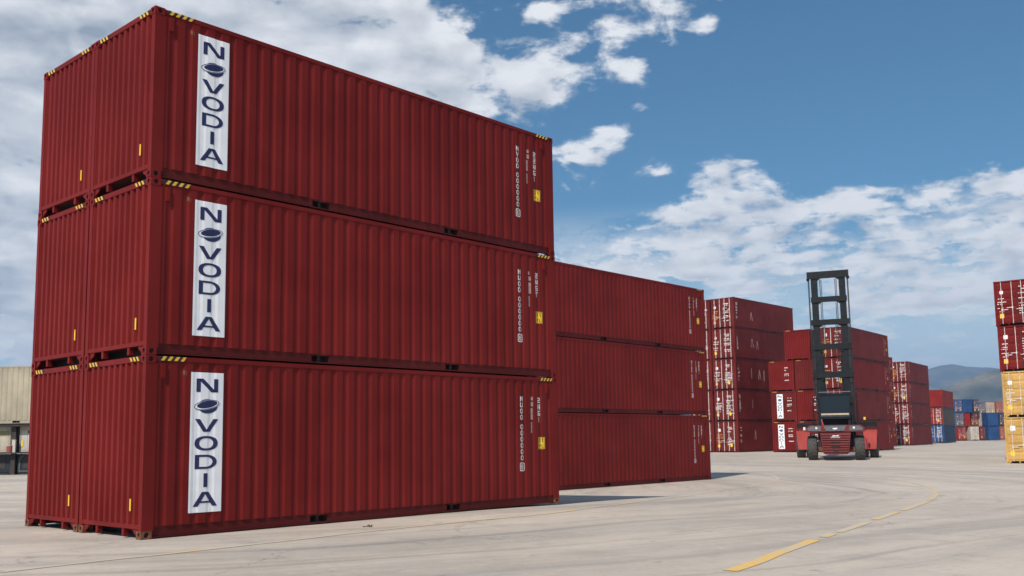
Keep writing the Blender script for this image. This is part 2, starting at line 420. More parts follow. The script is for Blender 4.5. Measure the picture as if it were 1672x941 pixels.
def door_leaf(d, mat, side, variant, root, flip):
    """one door leaf at the x = 0 end (side 0: left when facing it) with bars, handles and stickers"""
    W, Hc = d.W, d.H; F = flipper(d, flip)
    u0, u1 = (.10, W / 2 - .012) if side == 0 else (W / 2 + .012, W - .10)
    key = ('door', d.key, mat, side, flip)
    def b():
        mb = MB(); z0, z1 = .17, Hc - .14
        mb.box(.0, .05, W - u1, W - u0, z0, z1, mat)
        n = 5; st = (z1 - z0) / n
        for j in range(n):
            if d.fine:
                mb.hexa([(-.026, W - u1 + .07, z0 + j * st + .10), (-.026, W - u0 - .07, z0 + j * st + .10), (-.026, W - u0 - .07, z0 + (j + 1) * st - .10), (-.026, W - u1 + .07, z0 + (j + 1) * st - .10)],
                        [(0.002, W - u1 + .04, z0 + j * st + .04), (0.002, W - u0 - .04, z0 + j * st + .04), (0.002, W - u0 - .04, z0 + (j + 1) * st - .04), (0.002, W - u1 + .04, z0 + (j + 1) * st - .04)], mat)
            else:
                mb.box(-.022, .002, W - u1 + .05, W - u0 - .05, z0 + j * st + .08, z0 + (j + 1) * st - .08, mat)
        ge = W - u1 if side == 0 else W - u0
        mb.box(-.012, .03, (W - u1) - .012 if side == 0 else (W - u0), (W - u1) if side == 0 else (W - u0) + .012, z0, z1, 'gasket')
        return mb.mapped(F).mesh('door')
    o = place(key, b, 'door', root)
    span = u1 - u0
    for q, fr in enumerate((.28, .78) if side == 0 else (.22, .72)):
        u = u0 + fr * span
        def bb(u=u):
            mb = MB(); y = W - u
            mb.tube((-.058, y, .13), (-.058, y, Hc - .10), .021 if d.fine else .032, 'bar_dim' if LOD > 1 else 'bar', 8)
            for z in (.20, .95, 1.95, Hc - .2): mb.box(-.07, .0, y - .05, y + .05, z - .035, z + .035, mat)
            return mb.mapped(F).mesh('locking_bar')
        place(('lockbar', LOD, d.key, mat, side, q, flip), bb, 'locking_bar', o)
        if d.fine or variant % 2 == 0:
            def bh(u=u, q=q):
                mb = MB(); y = W - u; zz = 1.02 + .12 * q
                mb.box(-.095, -.075, y - .36 if side == 0 and q == 0 else y - .05, y + .05 if side == 0 and q == 0 else y + .33, zz - .02, zz + .02, 'bar')
                mb.box(-.080, -.05, y - .04, y + .04, zz - .06, zz + .06, 'bar')
                return mb.mapped(F).mesh('door_handle')
            place(('handle', d.key, side, q, flip), bh, 'door_handle', o)
    # stickers and lettering
    r = random.Random(variant * 7 + side)
    off = .034
    fn = lambda u, z, k: F(-k - .026, W - u, z)
    lay = []; fs = .68 if d.fine else 1.0
    sx = u0 + .08
    if side == 0:
        s_ = r.uniform(.20, .30)
        place(('stk', d.key, side, variant, flip), lambda: drape([([[(sx + .16, 2.05), (sx + .16 + s_, 2.05), (sx + .16 + s_, 2.05 + s_), (sx + .16, 2.05 + s_)]], 'letter_faded' if LOD > 1 else 'sticker_white', .004)], [], fn, 'sticker'), 'sticker', o)
        place(('stk2', d.key, side, variant, flip), lambda: drape([([[(sx + .1, .5), (sx + .34, .5), (sx + .34, .78), (sx + .1, .78)]], 'label_yellow' if r.random() < .7 else 'sticker_orange', .004)], [], fn, 'sticker'), 'sticker', o)
        rows = [(sx, sx + r.uniform(.4, .8), z, .07) for z in (1.12, 1.25, 1.38, 1.5) if r.random() < .8] + [(sx + .05, sx + .6, 1.72, .08), (sx + .05, sx + .5, .9, .06)]
        kind = 'sticker_orange' if r.random() < .5 else 'letter_white'
    else:
        rows = [(sx + .04, sx + r.uniform(.5, .75), 2.42, .085), (sx + .2, sx + .55, 2.26, .085)] + [(sx, sx + r.uniform(.35, .85), 2.0 - .16 * j, .075) for j in range(9) if r.random() < .8]
        kind = 'letter_white'
        if r.random() < .6:
            place(('stk3', d.key, side, variant, flip), lambda: drape([([[(sx + .3, .55), (sx + .52, .55), (sx + .52, .85), (sx + .3, .85)]], 'label_yellow', .004)], [], fn, 'sticker'), 'sticker', o)
    place(('dlet', LOD, d.key, side, variant, flip), lambda: drape(dashes([(a, a + (b - a) * fs, z, h * fs) for a, b, z, h in rows], variant, 'letter_faded' if LOD > 1 else kind), [], fn, 'small_lettering'), 'small_lettering', o)
    return o

def container(d, colour, label, loc, rz, group, lod=0, door_near=False, side_col=None, door_col=None, variant=0,
              banner=None, number=None, size_code=None, hazard=True, rust_feet=False, end_marks=None, cat='shipping container', name='shipping_container', side_marks=None, faded=False):
    global LOD
    LOD = lod
    if loc[2] > .5: loc = Vector(loc) + Vector((rnd.uniform(-.018, .018), rnd.uniform(-.018, .018), 0)); rz += rnd.uniform(-.0012, .0012)
    root = thing(name, label, cat, loc, rz, group)
    L, W, Hc = d.L, d.W, d.H
    sc = side_col or colour; dc = door_col or colour
    br_s = [a for a, _ in d.side]; br_e = [W - a for a, _ in d.end]
    fl_door = not door_near          # the door end sits at x = L unless it is near
    fe = flipper(d, door_near)       # the blind end wall sits at the other end
    wz0, wz1 = .19, Hc - .085        # side wall
    # --- posts
    def posts():
        out = []
        for fx in (0, 1):
            for fy in (0, 1):
                mb = MB()
                mb.box(0, .2, 0, .085, CH, Hc - CH, colour)
                mb.box(0.0, .03, .085, .11, CH, Hc - CH, colour)
                fn = lambda x, y, z, fx=fx, fy=fy: (L - x if fx else x, W - y if fy else y, z)
                out.append(mb.mapped(fn))
        return out
    def rails():
        out = []
        for fy in (0, 1):
            fn = lambda x, y, z, fy=fy: (x, W - y if fy else y, z)
            mb = MB(); mb.box(CW, L - CW, 0.003, .063, Hc - .085, Hc - .012, sc); out.append(('top_side_rail', mb.mapped(fn)))
            mb = MB(); z0, z1 = .035, .195
            xs = [CW, L / 3 - .19, L / 3 + .19, 2 * L / 3 - .19, 2 * L / 3 + .19, L - CW]
            for a, b in ((xs[0], xs[1]), (xs[2], xs[3]), (xs[4], xs[5])): mb.box(a, b, .030, .08, z0, z1, sc)
            for a, b in ((xs[1], xs[2]), (xs[3], xs[4])):
                mb.box(a, b, .018, .07, z1 - .035, z1, sc); mb.box(a, b, .018, .07, z0, z0 + .012, sc)
                mb.box(a, b, .16, .2, z0 + .012, z1 - .035, 'hole'); mb.box(a - .002, a + .012, .07, .16, z0, z1 - .03, 'dark_steel'); mb.box(b - .012, b + .002, .07, .16, z0, z1 - .03, 'dark_steel')
            mb.box(CW, L - CW, -.002, .02, z0 - .012, z0, sc)
            mb.mats = ['red_dark' if q in ('red', 'red_b', 'red_d', 'red_l') else q for q in mb.mats]; out.append(('bottom_side_rail', mb.mapped(fn)))  # red boxes get bottom rails with shade painted into the red
        for fx in (0, 1):
            fn = lambda x, y, z, fx=fx: (L - x, W - y, z) if fx else (x, y, z)
            mb = MB(); mb.box(.004, .07, CD + .04, W - CD - .04, Hc - .10, Hc - .012, colour); out.append(('top_end_rail', mb.mapped(fn)))
            mb = MB(); mb.box(.004, .07, .085, W - .085, .155, .225, colour)
            y0, y1 = CD + .04, W - CD - .04
            for a, s_ in ((y0, 1), (y1, -1)):
                mb.prism([(a, .155), (a + s_ * .17, .155), (a + s_ * .12, .09), (a + s_ * .05, .06), (a, .03)], .02, .045, lambda p, q, t: (t, p, q), colour)
            for yc in (W * .29, W * .71):
                mb.box(.012, .10, yc - .035, yc + .035, .03, .155, colour)
            out.append(('bottom_end_rail', mb.mapped(fn)))
        return out
    def wall(fy):
        mb = MB(); pr = d.side
        f = (lambda x, y: (x, W - y)) if fy else (lambda x, y: (x, y))
        for (a0, y0), (a1, y1) in zip(pr, pr[1:]):
            p0, p1 = f(a0, y0), f(a1, y1)
            q = [(p0[0], p0[1], wz0), (p1[0], p1[1], wz0), (p1[0], p1[1], wz1), (p0[0], p0[1], wz1)]
            mb.poly(q[::-1] if fy else q, sc)
        # closing strip above the recesses
        q = [(.2, .0, 0), (L - .2, 0, 0)]
        mb.box(.2, L - .2, W - .075 if fy else .065, W - .065 if fy else .075, wz0 - .01, wz1 + .02, sc)
        return mb
    def endwall():
        mb = MB(); pr = d.end
        for (a0, x0), (a1, x1) in zip(pr, pr[1:]):
            mb.poly([(x0, a0, .22), (x0, a0, Hc - .10), (x1, a1, Hc - .10), (x1, a1, .22)], colour)
        mb.box(.062, .07, .09, W - .09, .2, Hc - .08, colour)
        return mb.mapped(fe)
    def roof():
        mb = MB(); n = max(4, round((L - .3) / .42)) if lod < 2 else 4; w = (L - .3) / n
        for j in range(n):
            a = .15 + j * w
            for b, c, z0, z1 in ((a, a + w * .4, Hc - .02, Hc - .02), (a + w * .4, a + w * .5, Hc - .02, Hc - .04), (a + w * .5, a + w * .9, Hc - .04, Hc - .04), (a + w * .9, a + w, Hc - .04, Hc - .02)):
                mb.poly([(b, .06, z0), (c, .06, z1), (c, W - .06, z1), (b, W - .06, z0)], sc)
        mb.box(.06, .15, .06, W - .06, Hc - .05, Hc - .018, sc); mb.box(L - .15, L - .06, .06, W - .06, Hc - .05, Hc - .018, sc)
        return mb
    def floor():
        mb = MB(); mb.box(.07, L - .07, .07, W - .07, .165, .185, 'floor')
        n = int(L / .42) if lod < 2 else 4
        for j in range(1, n): mb.box(j * L / n - .03, j * L / n + .03, .08, W - .08, .045, .165, 'dark_steel')
        return mb
    K = (d.key, colour, sc, dc, door_near)
    if lod == 0:
        for j, mb in enumerate(cached(('posts',) + K, posts)): link('corner_post', cached(('post', j) + K, lambda: mb.mesh('corner_post')), root)
        for nm_j, (nm, mb) in enumerate(cached(('rails',) + K, rails)):
            ro = link(nm, cached(('rail', nm_j) + K, lambda: mb.mesh(nm)), root)
            if hazard and nm == 'top_side_rail':
                fy = 0 if nm_j == 0 else 1
                fn = (lambda a, z, t: (a, .0005 - t, z)) if not fy else (lambda a, z, t: (a, W - .0005 + t, z))
                for q, (a0, a1) in enumerate(((.19, .65), (L - .66, L - .22))):
                    link('hazard_stripe', cached(('hzs', fy, q) + K, lambda: stripe_mesh(a0, a1, Hc - .083, Hc - .014, fn)), ro)
            if hazard and nm == 'top_end_rail':
                fx = nm_j == 6
                fn = (lambda a, z, t: (.002 - t, a, z)) if not fx else (lambda a, z, t: (L - .002 + t, a, z))
                for q, (a0, a1) in enumerate(((CD + .05, .5), (W - .55, W - CD - .1))):
                    link('hazard_stripe', cached(('hze', fx, q) + K, lambda: stripe_mesh(a0, a1, Hc - .088, Hc - .02, fn)), ro)
        for fx in (0, 1):
            for fy in (0, 1):
                for fz in (0, 1):
                    feet = rust_feet and fz == 0
                    o = link('corner_casting', cached(('cast', colour, feet), lambda: casting_mesh('rusty' if feet else colour)), root)
                    o.matrix_local = Matrix.Translation((L if fx else 0, W if fy else 0, Hc if fz else 0)) @ Matrix.Diagonal((-1 if fx else 1, -1 if fy else 1, -1 if fz else 1, 1)) @ Matrix.Translation((-.006, -.006, 0.003))
                    if feet: o['label'] = 'rusty bottom corner casting'
        for fy in (0, 1): link('side_wall', cached(('wall', fy) + K, lambda: wall(fy).mesh('side_wall', fix=False)), root)
    else:
        def frame():
            mb = MB()
            for p in posts() + [r[1] for r in rails()]:
                i = len(mb.v); mb.v += p.v; mb.f += [tuple(i + a for a in f) for f in p.f]; mb.m += [mb.mi(p.mats[k]) for k in p.m]
            for fx in (0, 1):
                for fy in (0, 1):
                    for fz in (0, 1):
                        x0 = L - CW + .006 if fx else -.006; y0 = W - CD - .04 + .006 if fy else -.006; z0 = Hc - CH - .003 if fz else .003
                        mb.box(x0, x0 + CW, y0, y0 + CD + .04, z0, z0 + CH, colour)
                        mb.box(x0 + .05, x0 + .13, y0 - .003, y0 + CD + .043, z0 + .035, z0 + .095, 'hole')
                        mb.box(x0 - .003, x0 + CW + .003, y0 + .05, y0 + .11, z0 + .035, z0 + .095, 'hole')
            return mb.mesh('frame')
        fo = link('frame', cached(('frame',) + K, frame), root)
        for fy in (0, 1): link('side_wall', cached(('wall', fy) + K, lambda: wall(fy).mesh('side_wall', fix=False)), root)
        if hazard and lod == 1:
            fn = lambda a, z, t: (a, .0005 - t, z)
            link('hazard_stripe', cached(('hzs1',) + K, lambda: stripe_mesh(L - .66, L - .22, Hc - .083, Hc - .014, fn)), fo)
            if not door_near:
                fn2 = lambda a, z, t: (.002 - t, a, z)
                link('hazard_stripe', cached(('hze1',) + K, lambda: stripe_mesh(W - .65, W - .2, Hc - .088, Hc - .02, fn2)), fo)
    link('end_wall', cached(('endw',) + K, lambda: endwall().mesh('end_wall')), root)
    for s_ in (0, 1): door_leaf(d, dc, s_, variant, root, fl_door)
    link('roof', cached(('roof', lod) + K, lambda: roof().mesh('roof')), root)
    link('floor', cached(('floor', lod) + K, lambda: floor().mesh('floor')), root)
    # --- marks on the long side
    if banner:
        face, u0, u1, z0, z1 = banner
        fn = d.on_side if face == 'side' else d.on_end
        br = br_s if face == 'side' else br_e
        # banner cloth lies on the outer ribs and sags a little into the recesses
        def soft(u, z, off):
            x, y, zz = fn(u, z, 0)
            if face == 'side': return (x, .012 + (y - .012) * .38 - .006 - off, zz)
            return (.012 + (x - .012) * .38 - .006 - off, y, zz)
        bo = link('banner', cached(('ban', banner) + K, lambda: drape([([[(u0, z0), (u1, z0), (u1, z1), (u0, z1)]], 'vinyl', .001)], br, soft, 'banner')), root)
        bo['label'] = 'white vertical banner with navy letters'
        link('banner_lettering', cached(('banl', banner) + K, lambda: drape(novodia(u0, u1, z0, z1), br, soft, 'banner_lettering')), bo)
    if number:
        def num():
            P, z = column_text(number[:-1].strip(), L - 1.25, 2.44, .138, .112, .105)
            z -= .06
            P += glyph(number[-1], L - 1.25, z - .115, .085, .115)
            cx, cz = L - 1.25, z - .0575
            P += ring(cx, cz, .085, .095, .018, p=6.0, n=24)
            return drape([(P, 'letter_white', .003)], br_s, d.on_side, 'number_lettering')
        link('number_lettering', num(), root)
    if size_code:
        def code():
            P, z = column_text(size_code, L - .655, 2.42, .148, .120, .10)
            return drape([(P, 'letter_white', .003)], br_s, d.on_side, 'size_lettering')
        link('size_lettering', code(), root)
        def lab():
            u0, u1, z0, z1 = L - .70, L - .47, 1.25, 1.52
            return drape([([[(u0, z0), (u1, z0), (u1, z1), (u0, z1)]], 'label_yellow', .003)], br_s, d.on_side, 'height_label')
        lo = link('height_label', cached(('hlab',) + K, lab), root)
        def labt():
            P = glyph('0', L - .635, 1.405, .055, .085) + glyph('1', L - .55, 1.405, .06, .085) + glyph('P', L - .625, 1.285, .05, .075) + glyph('L', L - .555, 1.285, .045, .075)
            P += ring(L - .585, 1.385, .105, .125, .008, p=9, n=24)
            return drape([(P, 'black', .0045)], br_s, d.on_side, 'label_lettering')
        link('label_lettering', cached(('hlabt',) + K, labt), lo)
        def smear():
            r = random.Random(variant); P = []
            for z, hh, w in ((2.36, .08, .06), (2.22, .1, .07), (1.92, .26, .075), (1.62, .24, .05)):
                u = L - .90 + r.uniform(-.02, .02); P.append([(u - w / 2, z), (u + w / 2, z), (u + w / 2, z + hh), (u - w / 2, z + hh)])
            return drape([(P, 'letter_faded', .003)], br_s, d.on_side, 'faded_patch')
        link('faded_patch', smear(), root)
    if lod == 0:
        # small bracket tab and an orange stencil mark by the near top corner, tab by the far one
        for u in (.28, L - .42):
            def tab():
                mb = MB(); y = interp(d.side, u); mb.box(u - .02, u + .05, y - .03, y + .01, Hc - .36, Hc - .13, sc)
                return mb.mesh('bracket_tab')
            link('bracket_tab', cached(('tab', u) + K, tab), root)
        if banner:
            P = [[(.655, 2.60), (.69, 2.60), (.69, 2.67), (.655, 2.67)], [(.70, 2.585), (.72, 2.585), (.72, 2.66), (.70, 2.66)]]
            link('stencil_mark', cached(('sten',) + K, lambda: drape([(P, 'rusty', .003)], br_s, d.on_side, 'stencil_mark')), root)
        if not door_near:
            u = W - .40
            def ys():
                mb = MB(); x = interp(d.end, W - u)
                mb.box(.004, .012, .38, .418, .43, .62, 'label_yellow'); return mb.mesh('yellow_placard')
            link('yellow_placard', cached(('ysp',) + K, ys), root)
    if end_marks:
        link('small_lettering', cached(('em', end_marks) + K, lambda: drape(dashes([(W * .62, W * .62 + .45, z, .07) for z in (2.2, 1.95, 1.6, 1.45, 1.0)], end_marks), br_e, d.on_end, 'small_lettering')), root)
    if side_marks:
        r = random.Random(side_marks)
        rows = [(.42, .42 + r.uniform(.12, .3), z, .075) for z in [2.5 - .13 * k for k in range(13)] if r.random() < .75]
        link('small_lettering', drape(dashes(rows, side_marks), br_s, d.on_side, 'small_lettering'), root)
        if faded:
            P = []
            for k in range(faded):
                u = 3.2 + k * 1.15 + r.uniform(-.2, .2); z = r.uniform(.9, 1.3); hh = r.uniform(.7, 1.2); w = r.uniform(.45, .7)
                P += [[(u, z), (u + .12, z), (u + w / 2, z + hh), (u + w / 2 - .12, z + hh)], [(u + w - .12, z), (u + w, z), (u + w / 2, z + hh), (u + w / 2 - .12, z + hh)]] if r.random() < .6 else \
                     [[(u, z), (u + .14, z), (u + .14, z + hh), (u, z + hh)]]
            link('worn_lettering', drape([(P, 'letter_faded', .003)], br_s, d.on_side, 'worn_lettering'), root)
    return root

def axes(a): return Vector((math.cos(a), math.sin(a), 0)), Vector((-math.sin(a), math.cos(a), 0))
LV = {3: ('bottom', 'middle', 'top'), 4: ('bottom', 'second', 'third', 'top'), 5: ('bottom', 'second', 'middle', 'fourth', 'top'), 2: ('lower', 'upper')}

# ---- nearest stack: two columns of three, bannered ones in front
A0 = .832448; u_, v_ = axes(A0)
P1 = Vector((-5.80739, 15.48825, 0))
D1 = Dim(10.178, 2.1804)
nums = ['NUOO 0000008', 'NUOD 0000008', 'NVOD 0000000']; codes = ['2NG1', '2NST', '22NG1']
for k in range(3):
    container(D1, ('red', 'red_l', 'red_d')[k], '%s red container with a lettered white banner in the nearest stack' % LV[3][k].capitalize(),
              P1 + Vector((0, 0, k * H)), A0, 'bannered containers of the nearest stack', 0, banner=('side', .79, 1.39, .36, 2.65),
              number=nums[k], size_code=codes[k], rust_feet=(k == 0), variant=k)
    container(D1, ('red_l', 'red', 'red_l')[k], '%s red container in the column behind the bannered ones of the nearest stack' % LV[3][k].capitalize(),
              P1 + v_ * (D1.W + .055) + Vector((0, 0, k * H)), A0, 'containers behind the bannered column', 0, variant=k + 3, rust_feet=(k == 0))
# ---- second stack along the road
D1L = Dim(11.6, 2.1804)
Q = P1 + u_ * (37.9405 * .834804 - 11.6) + v_ * 9.9505 * .894346
zq = -.437
for k in range(3):
    container(D1L, ('red_d', 'red', 'red_l')[k], '%s plain red container of the second stack, right of the bannered stack' % LV[3][k].capitalize(),
              Vector((Q.x, Q.y, zq + k * H)), A0, 'containers of the second stack', 0, number=['NVOU 0000000', 'NVOD 0000008', 'NVOU 0000006'][k], size_code=['2NG1', '2NS1', '22G1'][k], variant=k + 6)

def near_corner(px, Y):
    """road position of a stack's near corner, noted from a survey of the photo"""
    return Vector(((px - 835.9) / 1600.5 * Y, Y, 0))
D2 = Dim(12.192, 2.438, False)
# ---- third: door-end tower, five high, two columns
B = near_corner(1201, 97.0); a3 = A0; u3, v3 = axes(a3)
H3 = 3.09; DT = Dim(12.8, 2.58, False, H3)
z3 = g(B.x, B.y)
for k in range(5):
    container(DT, 'red_b', '%s container of the five-high door-end tower left of the lift truck' % LV[5][k].capitalize(),
              Vector((B.x, B.y, z3 + k * H3)), a3, 'five-high door-end tower', 1, door_near=True, variant=10 + k, side_marks=20 + k, faded=(1, 1, 3, 2, 1)[k])
    q = B + v3 * 2.72
    container(DT, 'red_b', '%s container of the mostly hidden column left of the five-high tower' % LV[5][k].capitalize(),
              Vector((q.x, q.y, z3 + k * H3)), a3, 'hidden column beside the tower', 1, door_near=True, variant=15 + k)
# ---- fourth: stack behind the lift truck, three columns
D4 = Dim(12.192, 2.5, False)
C0 = Vector((30.95, 90.0, 0)); a4 = math.radians(52.5); u4, v4 = axes(a4); z4 = g(31, 92)
for c, (nm, nlev) in enumerate((('right-hand column with doors', 4), ('middle column', 4), ('left column', 3))):
    for k in range(nlev):
        sh = 0.0
        if k >= 2: sh = (.05, .12, .16)[c] + (.9 if k == 3 and c == 1 else 0)
        q = C0 + v4 * (c * 2.57 + sh)
        nm2 = ('door column behind the mast', 'middle column', 'short outer column')[c]
        container(D4, 'red_b' if (c + k) % 2 else 'red', '%s container, %s, in the stack behind the lift truck' % (LV[4 if nlev == 4 else 3][k].capitalize(), nm2),
                  Vector((q.x, q.y, z4 + k * H)), a4, 'stack behind the lift truck', 1, door_near=(c == 0),
                  banner=('end', .55, 1.15, .32, 2.62) if c == 2 and k < 2 else None,
                  end_marks=(30 + k) if c == 2 or (c == 1 and k < 2) else None, number='NVOU 0000008' if c == 0 else None, size_code='2NG1' if c == 0 else None, variant=30 + c * 4 + k)
# ---- fifth: right end only shows
C5 = Vector((50.1, 129, 0)); u5, v5 = axes(A0); q = C5 - u5 * D2.L
for k in range(4):
    container(D2, 'red', '%s container of the narrow sliver stack just left of the four-high door stack' % LV[4][k].capitalize(),
              Vector((q.x, q.y, k * H)), A0, 'sliver stack', 1, number='NVOU 0000008', size_code='2NG1', variant=50 + k)
# ---- sixth: door-end stack
q = near_corner(1482.5, 135.6); a6 = math.radians(55)
for k in range(4):
    container(D2, 'red_b', '%s container of the four-high door stack right of the lift truck' % LV[4][k].capitalize(),
              Vector((q.x, q.y, -.05 + k * H)), a6, 'four-high door-end stack', 1, door_near=True, variant=60 + k, side_marks=70 + k)
# ---- seventh: red over grey-brown over blue
q = near_corner(1535, 161.6); a7 = math.radians(58)
for k, (colr, sc, dn, lb) in enumerate((('blue', 'navy', True, 'Blue container with a yellow door label under the grey-brown sided one'), ('brown', 'brown', True, 'Grey-brown sided container with red doors between blue and red ones'), ('red_c', 'red_c', False, 'Plain red container topping the red, grey and blue stack'))):
    container(D2, colr, lb, Vector((q.x, q.y, k * H)), a7, 'mixed-colour three-high stack', 1, door_near=dn, side_col=sc, door_col='red_c' if k == 1 else None, variant=80 + k, hazard=False)
# ---- right edge: two yellow under two red
D3 = Dim(12.192, 2.66, True); q = near_corner(1633, 62.4) - axes(A0 + math.radians(2))[1] * 2.66; zr = g(q.x, q.y)
for k, (colr, lb) in enumerate((('yellow', 'Lower yellow container at the foot of the stack by the right edge'), ('yellow', 'Upper yellow container under the two red ones by the right edge'), ('red', 'Lower red container resting on the yellow ones by the right edge'), ('red', 'Topmost red container above the yellow ones by the right edge'))):
    sh = (0.0, .05, -.02, -.06)[k]
    container(D3, colr, lb, Vector((q.x + sh, q.y, zr + k * H)), A0 + math.radians(2), 'yellow and red door-end stack', 1, door_near=True, variant=90 + k, hazard=(k > 1))

# ---- far yard
YD = 208.0
far = [ # px0, px1, level, extra depth, colour, label
 (1556, 1571, 0, 0, 'red_c', 'Far bright red container on the ground right of the blue one'),
 (1571.5, 1577, 0, 3, 'orange', 'Narrow orange container standing beside the far white one'),
 (1578, 1591, 0, 0, 'white', 'Far white container on the ground in the distant row'),
 (1592, 1606, 0, 2, 'red_b', 'Dark red container on the ground between the white and the blue'),
 (1607, 1624, 0, 0, 'blue', 'Far blue container on the ground under another blue one'),
 (1625, 1640, 0, 1, 'pink', 'Faded red container on the ground by the yellow stack'),
 (1554, 1568, 1, 1, 'greyblue', 'Grey-blue container with whitish doors over the far bright red one'),
 (1569, 1578, 1, 1, 'red_c', 'Slim bright red container in the far second tier'),
 (1578.5, 1591, 1, 2, 'red_b', 'Dark red container over the far white one'),
 (1592, 1606, 1, 3, 'cream', 'Cream container in the far second tier beside the blue one'),
 (1607, 1624, 1, 0, 'blue', 'Far blue container stacked on another blue one'),
 (1625, 1640, 1, 1, 'navy', 'Navy container over the faded red one by the yellow stack'),
 (1553, 1567, 2, 1, 'blue', 'Leftmost blue container of the far top tier'),
 (1568, 1583, 2, 1, 'blue', 'Wider blue container in the middle of the far blue top tier'),
 (1584, 1594, 2, 2, 'navy', 'Darkest blue container at the end of the far blue top tier'),
]
for i, (p0, p1, lv, dep, colr, lb) in enumerate(far):
    Y = YD + dep; w = (p1 - p0) / 1600.5 * Y
    dd = Dim(12.192, round(w * .98, 3), False)
    q = near_corner(p1, Y)
    container(dd, colr, lb, Vector((q.x, q.y, lv * H)), math.radians(88), 'far yard containers', 2, door_near=(i % 3 != 1), variant=100 + i, hazard=False)
far2 = [(1594, 1604, 2, 'greyblue', 'Hazy grey-blue container in the third tier behind the blue ones'), (1604.5, 1620, 2, 'pink', 'Pinkish container with pale doors above the far blue pair'),
        (1621, 1640, 2, 'pink', 'Faded pink container by the yellow stack in the third tier'), (1594, 1620, 1, 'cream', 'Pale container behind the far blue pair'),
        (1594, 1606, 0, 'orange', 'Orange container glimpsed behind the far row'), (1621, 1640, 1, 'orange', 'Orange container behind the navy one')]
for i, (p0, p1, lv, colr, lb) in enumerate(far2):
    if lv < 2: continue
    Y = 228.0; w = (p1 - p0) / 1600.5 * Y
    q = near_corner(p1, Y)
    for l2 in range(lv + 1):
        if l2 < lv: lb2 = lb.split(' container')[0] + ' container hidden low behind the far row, tier %s' % ('one', 'two')[l2] 
        else: lb2 = lb
        container(Dim(12.192, round(w * .98, 3), False), colr if l2 == lv else ('red_b', 'pink')[l2], lb2, Vector((q.x, q.y, l2 * H)), math.radians(88), 'containers behind the far yard row', 2, door_near=True, door_col='cream' if (i == 1 and l2 == lv) else None, variant=130 + i * 3 + l2, hazard=False)

# ---- left edge: beige container on a rack with cabinets and skips
YL = 51.0
def LX(px): return (px - 835.9) / 1600.5 * YL
rack = thing('steel_rack', 'Dark steel rack carrying the beige container at the left edge', 'rack', (LX(-140), YL, 0))
mbx = MB()
rw = LX(110) - LX(-140)
post_x = [LX(px) - LX(-140) for px in (-139, -60, 19.5, 60, 105)]
bm_ = MB(); bm_.box(0, rw, 0.05, .25, 2.50, 2.62, 'dark_steel'); bm_.box(0, rw, 2.2, 2.4, 2.50, 2.62, 'dark_steel'); link('beam', bm_.mesh('beam'), rack)
bm_ = MB(); bm_.box(0, rw, 0.02, 2.4, 1.09, 1.15, 'dark_steel'); link('deck', bm_.mesh('deck'), rack)
for px in post_x:
    for y in (.3, 2.2):
        bm_ = MB(); bm_.box(px - .11, px + .11, y, y + .16, 0, 2.5, 'dark_steel'); link('post', bm_.mesh('post'), rack)
DB = Dim(LX(110) - LX(-140), 2.438, False, 3.0)
bc = container(DB, 'beige', 'Beige corrugated container raised on a rack at the left edge', Vector((LX(-140), YL, 2.625)), 0.0, None, 1, variant=140, hazard=False)
def cabinet(px0, px1, lb, stripe):
    t = thing('storage_cabinet', lb, 'cabinet', (LX(px0), YL + .45, 1.153), 0, 'pale cabinets under the beige container')
    w = LX(px1) - LX(px0)
    m = MB(); m.box(0, w, 0, 1.9, 0, 1.335, 'cream'); link('body', m.mesh('body'), t)
    m = MB()
    for a, b in ((0.02, .07), (w - .07, w - .02)): m.box(a, b, -.03, 0, .03, 1.21, 'cream')
    m.box(.07, w - .07, -.03, 0, 1.15, 1.21, 'cream'); m.box(.07, w - .07, -.03, 0, .03, .08, 'tan')
    link('door_frame', m.mesh('door_frame'), t)
    m = MB()
    n = 4
    for j in range(n): m.box(.09 + j * (w - .18) / n, .07 + (j + 1) * (w - .18) / n, -.014, .0, .1, 1.12, 'white' if stripe else 'cream')
    link('door_panel', m.mesh('door_panel'), t)
    if stripe:
        m = MB(); m.box(w * .08, w * .13, -.04, -.03, .3, .62, 'label_yellow'); link('yellow_strip', m.mesh('yellow_strip'), t)
        m = MB(); m.prism([(w * .33 + .08 * math.cos(q * .52), 1.06 + .08 * math.sin(q * .52)) for q in range(12)], -.026, -.012, lambda a, b, t: (a, t, b), 'blue'); link('round_badge', m.mesh('round_badge'), t)
    else:
        m = MB(); m.box(.1, w - .1, -.02, -.012, .85, 1.12, 'olive'); link('olive_panel', m.mesh('olive_panel'), t)
cabinet(-45, 13, 'Cream cabinet with an olive upper panel under the beige container', False)
cabinet(27, 75, 'White cabinet with blue round badge and yellow strip under the beige container', True)
def skip(px0, px1, lb, pale):
    t = thing('storage_bin', lb, 'bin', (LX(px0), YL + .45, 0), 0, 'dark blue bins under the cabinets')
    w = LX(px1) - LX(px0)
    m = MB(); m.prism([(0, .1), (.15, 0.02), (w - .15, .02), (w, .1), (w, .98), (w - .1, 1.06), (.1, 1.06), (0, .98)], 0, 1.8, lambda a, b, t: (a, t, b), 'bin_blue'); link('body', m.mesh('body'), t)
    m = MB(); m.box(.08, .15, -.04, 0, .14, .8, pale); m.box(.15, w - .12, -.04, 0, .14, .22, pale); m.prism([(.08, .8), (.15, .8), (.32, .98), (.24, .98)], -.04, 0, lambda a, b, t: (a, t, b), pale)
    link('edge_frame', m.mesh('edge_frame'), t)
    m = MB(); m.box(.3, w - .25, -.02, 0, .32, .86, 'dark_steel'); link('hatch', m.mesh('hatch'), t)
skip(-48, 14, 'Dark blue bin with dark edges at the far left under the cream cabinet', 'bin_blue')
